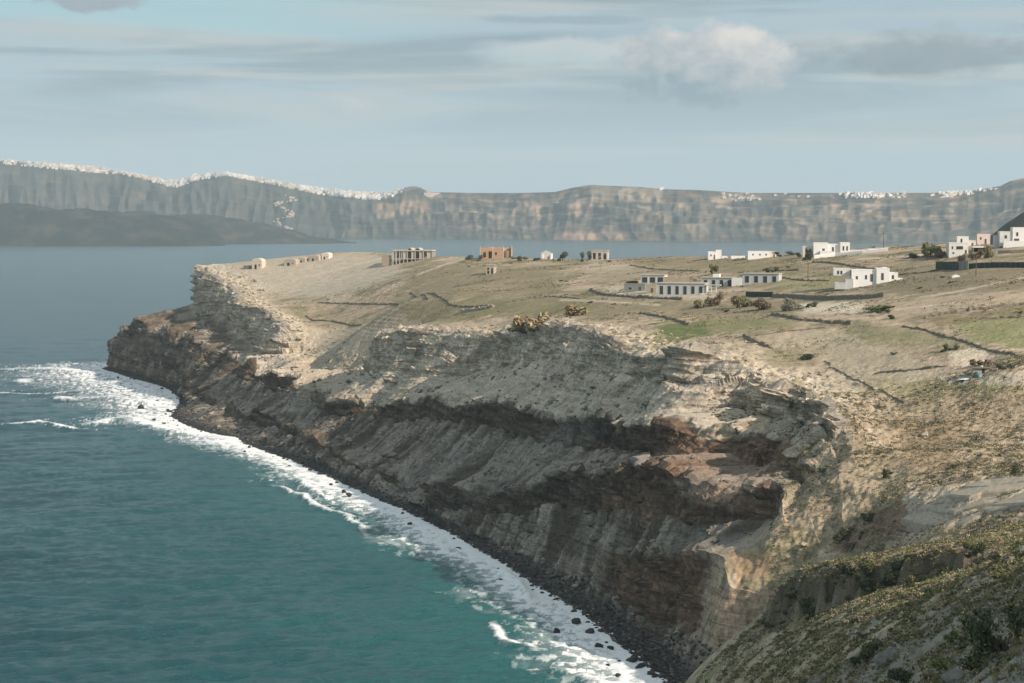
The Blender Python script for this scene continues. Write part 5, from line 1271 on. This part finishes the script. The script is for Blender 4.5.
pts_, _ = scatter(plat_zone, cell * (fbm2(XX / 60, YY / 60, 3) > .05), 58, HEAD_P, r_)
for p in pts_:
    k = random.choices(('olive', 'dark', 'straw'), (5, 4, 1))[0]; o = link('shrub', random.choice(LOW[k]), None); o.location = p; s = random.uniform(.7, 1.7); o.scale = (s, s, s * random.uniform(.5, .8)); o.rotation_euler = (0, 0, random.uniform(0, 6.28))
    tag(o, 'small dark shrub in the open fields of the plateau', 'shrub', 'shrubs in the plateau fields')
fin = (gpx > 680) & (gpx < 1035) & (gpy < 700) & (FY < 350)
fcell = np.broadcast_to((dd ** 2)[:, None], FX.shape)
pts_, _ = scatter(fin, fcell / dd[:, None] ** 1.0, 58, FPt, r_)
for p in pts_:
    k = random.choices(('olive', 'dark', 'grey', 'green'), (4, 4, 2, 2))[0]; o = link('shrub', random.choice(LOW[k]), None); o.location = p; s = random.uniform(.45, 1.1); o.scale = (s, s, s * random.uniform(.55, .9)); o.rotation_euler = (0, 0, random.uniform(0, 6.28))
    tag(o, 'knee-high shrub growing on the near grassy hillside', 'shrub', 'shrubs on the near hillside')
pts_, _ = scatter(fin & (np.abs(bd) < 4) & (bh > 1), fcell, 50, FPt, r_)
for p in pts_:
    k = random.choices(('olive', 'dark', 'grey'), (4, 5, 2))[0]; o = link('shrub', random.choice(LOW[k]), None); o.location = p; s = random.uniform(.6, 1.4); o.scale = (s, s, s * random.uniform(.6, .9)); o.rotation_euler = (0, 0, random.uniform(0, 6.28))
    tag(o, 'dark shrub rooted along the shaded bank of the ravine', 'shrub', 'shrubs along the ravine bank')

for i in range(46):
    px = random.uniform(786, 905) if i < 34 else random.uniform(905, 1020)
    q = np.array([np.interp(px, [785, 815, 850, 890, 930, 980, 1024], bank_line[1:8, c_]) for c_ in (0, 1)]) + r_.normal(size=2) * np.array([1.2, .9]) - np.array([0, 1.2])
    h = drop(q[0], q[1], [hillside])
    if not h: continue
    o = link('shrub', random.choice(FOL['dark' if i % 3 else 'olive']), None); o.location = h[0] - Vector((0, 0, .3)); s = random.uniform(.9, 2.0); o.scale = (s, s, s * random.uniform(.8, 1.2)); o.rotation_euler = (0, 0, random.uniform(0, 6.28))
    tag(o, 'dark shrub rooted along the shaded bank of the ravine', 'shrub', 'shrubs along the ravine bank')

# tufts and cushions nobody could count
def tufts(name, P, size, blades, kinds, rng, flat=.6, parent=None):
    n = len(P); m = n * blades
    base = np.repeat(P, blades, 0); sz = np.repeat(size, blades)
    d = rng.normal(size=(m, 3)); d[:, 2] = np.abs(d[:, 2]) * .8 + .25; d /= np.linalg.norm(d, axis=1, keepdims=True)
    off = d * np.array([1, 1, flat]) * (sz * rng.uniform(.25, 1.0, m))[:, None]; off[:, 2] += -.05 * sz
    p = base + off; t1 = np.cross(d, rng.normal(size=(m, 3))); t1 /= np.linalg.norm(t1, axis=1, keepdims=True) + 1e-9
    L_ = (sz * rng.uniform(.25, .55, m))[:, None]
    V = np.stack([p - t1 * L_ * .6, p + t1 * L_ * .6, p + d * L_ * 1.1 * np.array([1, 1, .9]) + t1 * 0], 1).reshape(-1, 3)
    kk = rng.choice(len(kinds), n, p=[w_ for _, w_ in kinds]); lo = np.array([PAL[k][0] for k, _ in kinds])[kk]; hi = np.array([PAL[k][1] for k, _ in kinds])[kk]
    tone = rng.uniform(0, 1, (n, 1)); c = np.repeat(lo + (hi - lo) * tone, blades, 0) * rng.uniform(.75, 1.25, (m, 1))
    me = soup_mesh(name, V, np.arange(len(V)).reshape(-1, 3)); add_color(me, 'tint', np.repeat(c, 3, 0)); me.materials.append(M_LEAF)
    return link(name, me)
pts_, ix = scatter(fin, fcell / dd[:, None] ** .9 * (1 - .75 * hill_shade * 0) * (sstep(-.45, .25, fbm2(FX / 4, FY / 5, 4))), 26000, FPt, r_)
pts_ = pts_ + r_.normal(size=pts_.shape) * np.array([.12, .12, 0])
tag(tufts('ground_cover', pts_, r_.uniform(.12, .42, len(pts_)) * (.7 + pts_[:, 1] / 400), 12, [('olive', .36), ('green', .14), ('grey', .16), ('straw', .29), ('dark', .05)], r_), 'mixed grass tufts and cushion plants covering the near hillside', 'ground cover', kind='stuff')
pts_, ix = scatter(slope_zone, cell * (.25 + sstep(-.2, .4, fbm2(XX / 12, YY / 12, 4))), 15000, HEAD_P, r_)
tag(tufts('ground_cover', pts_, r_.uniform(.2, .65, len(pts_)), 10, [('olive', .34), ('grey', .30), ('straw', .16), ('dark', .14), ('brown', .06)], r_, .5), 'dry cushion scrub sprinkled over the sunlit slope', 'ground cover', kind='stuff')
pts_, ix = scatter(plat_zone, cell * sstep(.0, .45, fbm2(XX / 30 + 7, YY / 30, 5, .6)), 12000, HEAD_P, r_)
tag(tufts('ground_cover', pts_, r_.uniform(.25, .8, len(pts_)), 7, [('olive', .45), ('straw', .15), ('dark', .25), ('brown', .15)], r_, .45), 'low dry scrub scattered over the plateau fields', 'ground cover', kind='stuff')

# ------------------------------------------------------------------ stones
M_BLACKROCK = plain_mat('wet_lava', (.035, .033, .031), .55, .5, 1.5, .5)
M_GREYROCK = plain_mat('grey_rock', (.19, .18, .16), .95, .5, 2.0, .8)
M_TANROCK = plain_mat('tan_rock', (.40, .345, .265), .95, .35, 1.5, .6)
def rock_mesh(seed, sub=3):
    import bmesh
    bm = bmesh.new(); bmesh.ops.create_icosphere(bm, subdivisions=sub, radius=1)
    co = np.array([v.co[:] for v in bm.verts]); q = np.random.default_rng(seed)
    o = q.uniform(-9, 9, 3)
    r = 1 + .45 * perlin3(co[:, 0] * .9 + o[0], co[:, 1] * .9 + o[1], co[:, 2] * .9 + o[2]) + .2 * perlin3(co[:, 0] * 2.3 + o[1], co[:, 1] * 2.3, co[:, 2] * 2.3)
    for i in range(7):
        nrm = q.normal(size=3); nrm /= np.linalg.norm(nrm); c_ = q.uniform(.55, .85); dd_ = co @ nrm * r; r = np.where(dd_ > c_, r * c_ / dd_, r)
    for v, p in zip(bm.verts, co * r[:, None] * np.array([1.2, .9, .75])): v.co = p
    me = bpy.data.meshes.new('boulder'); bm.to_mesh(me); bm.free(); return me
ROCKS = {m.name: [rock_mesh(40 + i * 10 + j) for j in range(5)] for i, m in enumerate((M_BLACKROCK, M_GREYROCK, M_TANROCK))}
for m in (M_BLACKROCK, M_GREYROCK, M_TANROCK):
    for me in ROCKS[m.name]: me.materials.append(m)
def boulder(loc, r, m, label, group=None, sink=.3, name='boulder'):
    o = link(name, random.choice(ROCKS[m.name])); o.location = Vector(loc) + Vector((0, 0, r * (.55 - sink))); o.scale = (r * random.uniform(.8, 1.25), r * random.uniform(.8, 1.25), r * random.uniform(.8, 1.1)); o.rotation_euler = (random.uniform(-.3, .3), random.uniform(-.3, .3), random.uniform(0, 6.28))
    return tag(o, label, 'boulder', group)
def sea_at(px, py):
    a, b = ray(px, py); D = -CAM_H / b; return Vector((a * D, D, 0))
p = sea_at(557, 634); boulder(p, 1.25, M_BLACKROCK, 'largest dark boulder standing in the water clear of the surf line', None, .1)
boulder(sea_at(141, 409), 2.2, M_BLACKROCK, 'large dark rock out in the foam near the headland tip', None, .1)
SURF = [(562, 597), (574, 596), (576, 624), (581, 604), (595, 617), (608, 667), (632, 662), (599, 648), (555, 574), (541, 570), (618, 677), (585, 614), (577, 610), (308, 468), (321, 469), (344, 493), (349, 496), (301, 464), (157, 403), (164, 425), (154, 421), (118, 378), (590, 634), (611, 650), (640, 668), (652, 676)]
for px, py in SURF:
    q = sea_at(px, py); boulder(q, random.uniform(.45, .95) * (1 + q.y / 1500), M_BLACKROCK, 'dark boulder awash in the white surf under the cliffs', 'dark boulders in the surf', .12)
for i in range(130):
    s0 = random.choice((random.uniform(-5, 140), random.uniform(0, 420), random.uniform(300, 900))); t0 = np.interp(s0, sg, KT[1]) - abs(random.gauss(0, 3.2)) + 1.2
    x, y = from_st(s0, t0); boulder((x, y, .05), random.uniform(.22, .7) * (1 + s0 / 900), M_BLACKROCK, 'dark boulder awash in the white surf under the cliffs', 'dark boulders in the surf', .15)
boulder(ground(803, 546), 1.0, M_TANROCK, 'pale rounded boulder alone on the grassy nose of the near slope')
for px, py, r, lab in [(893, 657, 1.0, 'long grey boulder half buried in the shaded foreground slope'), (960, 678, 1.1, 'broad flat grey boulder at the bottom edge of the foreground'), (822, 682, 1.0, 'brownish grey boulder at the bottom left of the foreground slope')]:
    boulder(ground(px, py), r, M_GREYROCK, lab, None, .6)
# shingle and broken stone on the beach, fallen blocks at the feet of the cliffs
def stones(name, P, size, tint_lo, tint_hi, rng, label):
    oct_ = np.array([(1, 0, 0), (-1, 0, 0), (0, 1, 0), (0, -1, 0), (0, 0, 1), (0, 0, -1), (.6, .6, .5), (-.6, .6, .5), (.6, -.6, .5), (-.6, -.6, .5)], float)
    tri = np.array([(0, 6, 8), (0, 2, 6), (2, 7, 6), (2, 1, 7), (1, 9, 7), (1, 3, 9), (3, 8, 9), (3, 0, 8), (4, 8, 6), (4, 6, 7), (4, 7, 9), (4, 9, 8), (5, 2, 0), (5, 1, 2), (5, 3, 1), (5, 0, 3)])
    n = len(P); R_ = rng.normal(size=(n, 10, 3)) * .18
    ang = rng.uniform(0, 6.28, n); ca, sa = np.cos(ang), np.sin(ang); b = oct_[None] + R_
    b = np.stack([b[..., 0] * ca[:, None] - b[..., 1] * sa[:, None], b[..., 0] * sa[:, None] + b[..., 1] * ca[:, None], b[..., 2] * .75], 2) * size[:, None, None] * rng.uniform(.7, 1.3, (n, 1, 3))
    V = (P[:, None] + b).reshape(-1, 3); F = (tri[None] + 10 * np.arange(n)[:, None, None]).reshape(-1, 3)
    me = soup_mesh(name, V, F); c = np.array(tint_lo) + (np.array(tint_hi) - np.array(tint_lo)) * rng.uniform(0, 1, (n, 1)) ** 1.6
    add_color(me, 'tint', np.repeat(c, 10, 0)); me.materials.append(M_HEAD)
    return tag(link(name, me), label, 'stones', kind='stuff')
beach = (KK > .98) & (KK < 3.0) & (YY < 1250)
pts_, _ = scatter(beach, cell * np.exp(-SS / 260.0), 9000, HEAD_P, r_)
stones('beach_stones', pts_, r_.uniform(.12, .5, len(pts_)) * (1 + pts_[:, 1] / 1600), (.03, .028, .026), (.17, .155, .135), r_, 'dark shingle and broken stones along the foot of the cliffs')
pts_, _ = scatter((crag > .15) & inframe, cell * crag, 2400, HEAD_P, r_)
stones('broken_rock', pts_, r_.gamma(1.3, .22, len(pts_)).clip(.08, 1.5) * (.7 + pts_[:, 1] / 1800), (.30, .25, .18), (.46, .395, .30), r_, 'pale broken rock littering the brink of the cliffs')
pts_, _ = scatter((bench > .5) & inframe & (KK > 2.2), cell * sstep(.0, .5, n_mid), 4200, HEAD_P, r_)
stones('fallen_rock', pts_, r_.gamma(1.6, .22, len(pts_)).clip(.12, 1.6) * (.7 + pts_[:, 1] / 1800), (.13, .112, .088), (.36, .32, .26), r_, 'fallen blocks and rubble lying on the ledges of the cliffs')
# ------------------------------------------------------------------ towns on the far rim
def house_mesh(seed):
    r = random.Random(seed); s = Solid(); s.box(-.5, .5, -.5, .5, -.8, 1.0)
    if seed % 3 == 0: s.box(-.5, .1, -.4, .5, 1.0, 1.55)
    if seed % 3 == 1: s.vault(-.5, .5, -.5, .5, 1.0, .4, 6)
    if seed % 4 == 1: s.box(.5, .95, -.3, .4, -.8, .5)
    return s.mesh('house')
M_TOWNW = plain_mat('town_white', (.80, .77, .72), .9, .15, .05); M_TOWNC = plain_mat('town_cream', (.62, .51, .43), .9, .25, .05)
TOWN = [house_mesh(i) for i in range(6)]
TOWN_C = [m.copy() for m in TOWN]
for m in TOWN: m.materials.append(M_TOWNW)
for m in TOWN_C: m.materials.append(M_TOWNC)
def rim_point(px, v):
    i = int(np.argmin(np.abs(far_px - px))); j = int(round(v * (far_nr - 1))); return far_P[min(j, far_P.shape[0] - 1), i]
rt = random.Random(77)
dens_px = [(-40, .5), (0, .6), (12, .5), (20, .25), (32, .7), (95, .7), (100, 1), (115, .5), (140, .8), (160, 1.6), (185, 2.0), (195, .8), (222, .9), (245, 1.0), (270, .9), (295, 1.2), (320, 1.5), (385, 1.6), (398, .5), (404, 0)]
# how far down the rim the houses reach, as a share of the cliff's height
reach = [(-40, .94), (30, .95), (100, .92), (120, .96), (150, .95), (178, .87), (192, .93), (230, .97), (280, .94), (310, .90), (350, .88), (380, .86), (404, .96)]
spots = []
while len(spots) < 2600:
    px = rt.uniform(-40, 404)
    if rt.random() * 2.0 > lin(dens_px, px) * (.5 + .9 * float(sstep(-.3, .3, perlin2(px / 6.0, 3.5)))): continue
    lo = lin(reach, px); v = lo + (1.008 - lo) * rt.random() ** .8
    spots.append((px, v))
right = []
while len(right) < 190:
    px = rt.choice((rt.uniform(845, 905), rt.uniform(845, 880), rt.uniform(938, 962), rt.uniform(940, 1000), rt.uniform(722, 760))) if rt.random() < .93 else rt.uniform(765, 1000)
    v = rt.uniform(.93, 1.005) if px > 765 else rt.uniform(.80, .99)
    if 845 < px < 905 or 940 < px < 955: v = rt.uniform(.90, 1.005)
    right.append((px, v))
big = []
def town_house(px, v, w_, h, label, group, cream):
    p = rim_point(px, v); o = link('house', rt.choice(TOWN_C if cream else TOWN)); o.location = (p[0], p[1] - 3, p[2]); o.scale = (w_, w_ * .8, h); o.rotation_euler = (0, 0, rt.uniform(-.5, .5)); tag(o, label, 'house', group)
rest = []
rt.shuffle(spots)
for i, (px, v) in enumerate(spots):
    cream = rt.random() < (.42 if px < 160 or 255 < px < 300 else .15)
    if i < 210 and px > -6: town_house(px, v, rt.uniform(7, 13), rt.uniform(4, 7), 'cubic white or cream house in the town crowning the far left cliffs', 'houses of the far left town', cream)
    else: rest.append((px, v, cream))
for i, (px, v) in enumerate(right):
    cream = rt.random() < (.7 if px < 765 else .2)
    if i < 85: town_house(px, v, rt.uniform(7, 13), rt.uniform(4, 6.5), 'cubic white or cream house in a village crowning the far right cliffs', 'houses of the far right villages', cream)
    else: rest.append((px, v, cream))
# the path of stairs down to the old harbour, with its walls and huts
for i in range(70):
    f = rt.random(); px = 285 + 9 * math.sin(f * 16) * (1 - .2 * f) + rt.uniform(-3, 3) ; rest.append((px, .78 - .72 * f, True))
V, F, Cc = [], [], []
for px, v, cream in rest:
    p = rim_point(px, v); w_, d_, h = rt.uniform(3, 6.5), rt.uniform(3, 5), rt.uniform(3, 6); b = len(V)
    if v < .79 and px < 400: w_, h = rt.uniform(3, 7), rt.uniform(1.5, 3)
    for z in (-5, h):
        for x, y in ((-w_, -d_), (w_, -d_), (w_, d_), (-w_, d_)): V.append((p[0] + x, p[1] - 3 + y, p[2] + z))
    F += [tuple(b + i for i in q) for q in ((4, 5, 6, 7), (0, 1, 5, 4), (1, 2, 6, 5), (2, 3, 7, 6), (3, 0, 4, 7))]
    Cc += [(.50, .42, .35) if cream else tuple(np.array((.80, .77, .72)) * rt.uniform(.6, 1.0))] * 8
me = soup_mesh('clifftop_town', V, F); add_color(me, 'tint', np.array(Cc)); me.materials.append(ground_mat('town_paint', .2, .1, 1, .2))
tag(link('clifftop_town', me), 'mass of tiny white houses crowded along the crest of the far cliffs', 'town', kind='stuff')
# the flat-topped fort block and the single chapel on the far crest
p = rim_point(413, 1.0); s = Solid(); s.box(-38, 38, -10, 20, -25, 5).box(-20, 22, -6, 16, 5, 9); o = link('hotel', s.mesh('hotel'), M_DRYST); o.location = p; tag(o, 'dark flat-topped block on the far crest at the right end of the town', 'building')
p = rim_point(432, .93); s = Solid(); s.box(-36, 36, -10, 10, -12, 11); o = link('terrace_building', s.mesh('terrace_building'), M_TOWNC); o.location = (p[0], p[1] - 6, p[2]); tag(o, 'long tan terraced building beneath the dark block on the far crest', 'building')
p = rim_point(662, 1.0); o = empty('chapel', p); tag(o, 'lone white chapel on the crest of the far cliffs', 'chapel'); part('wall', Solid().box(-9, 9, -6, 6, -6, 6), M_TOWNW, o); part('roof', Solid().vault(-5, 5, -6, 6, 6, 4), M_TOWNW, o)
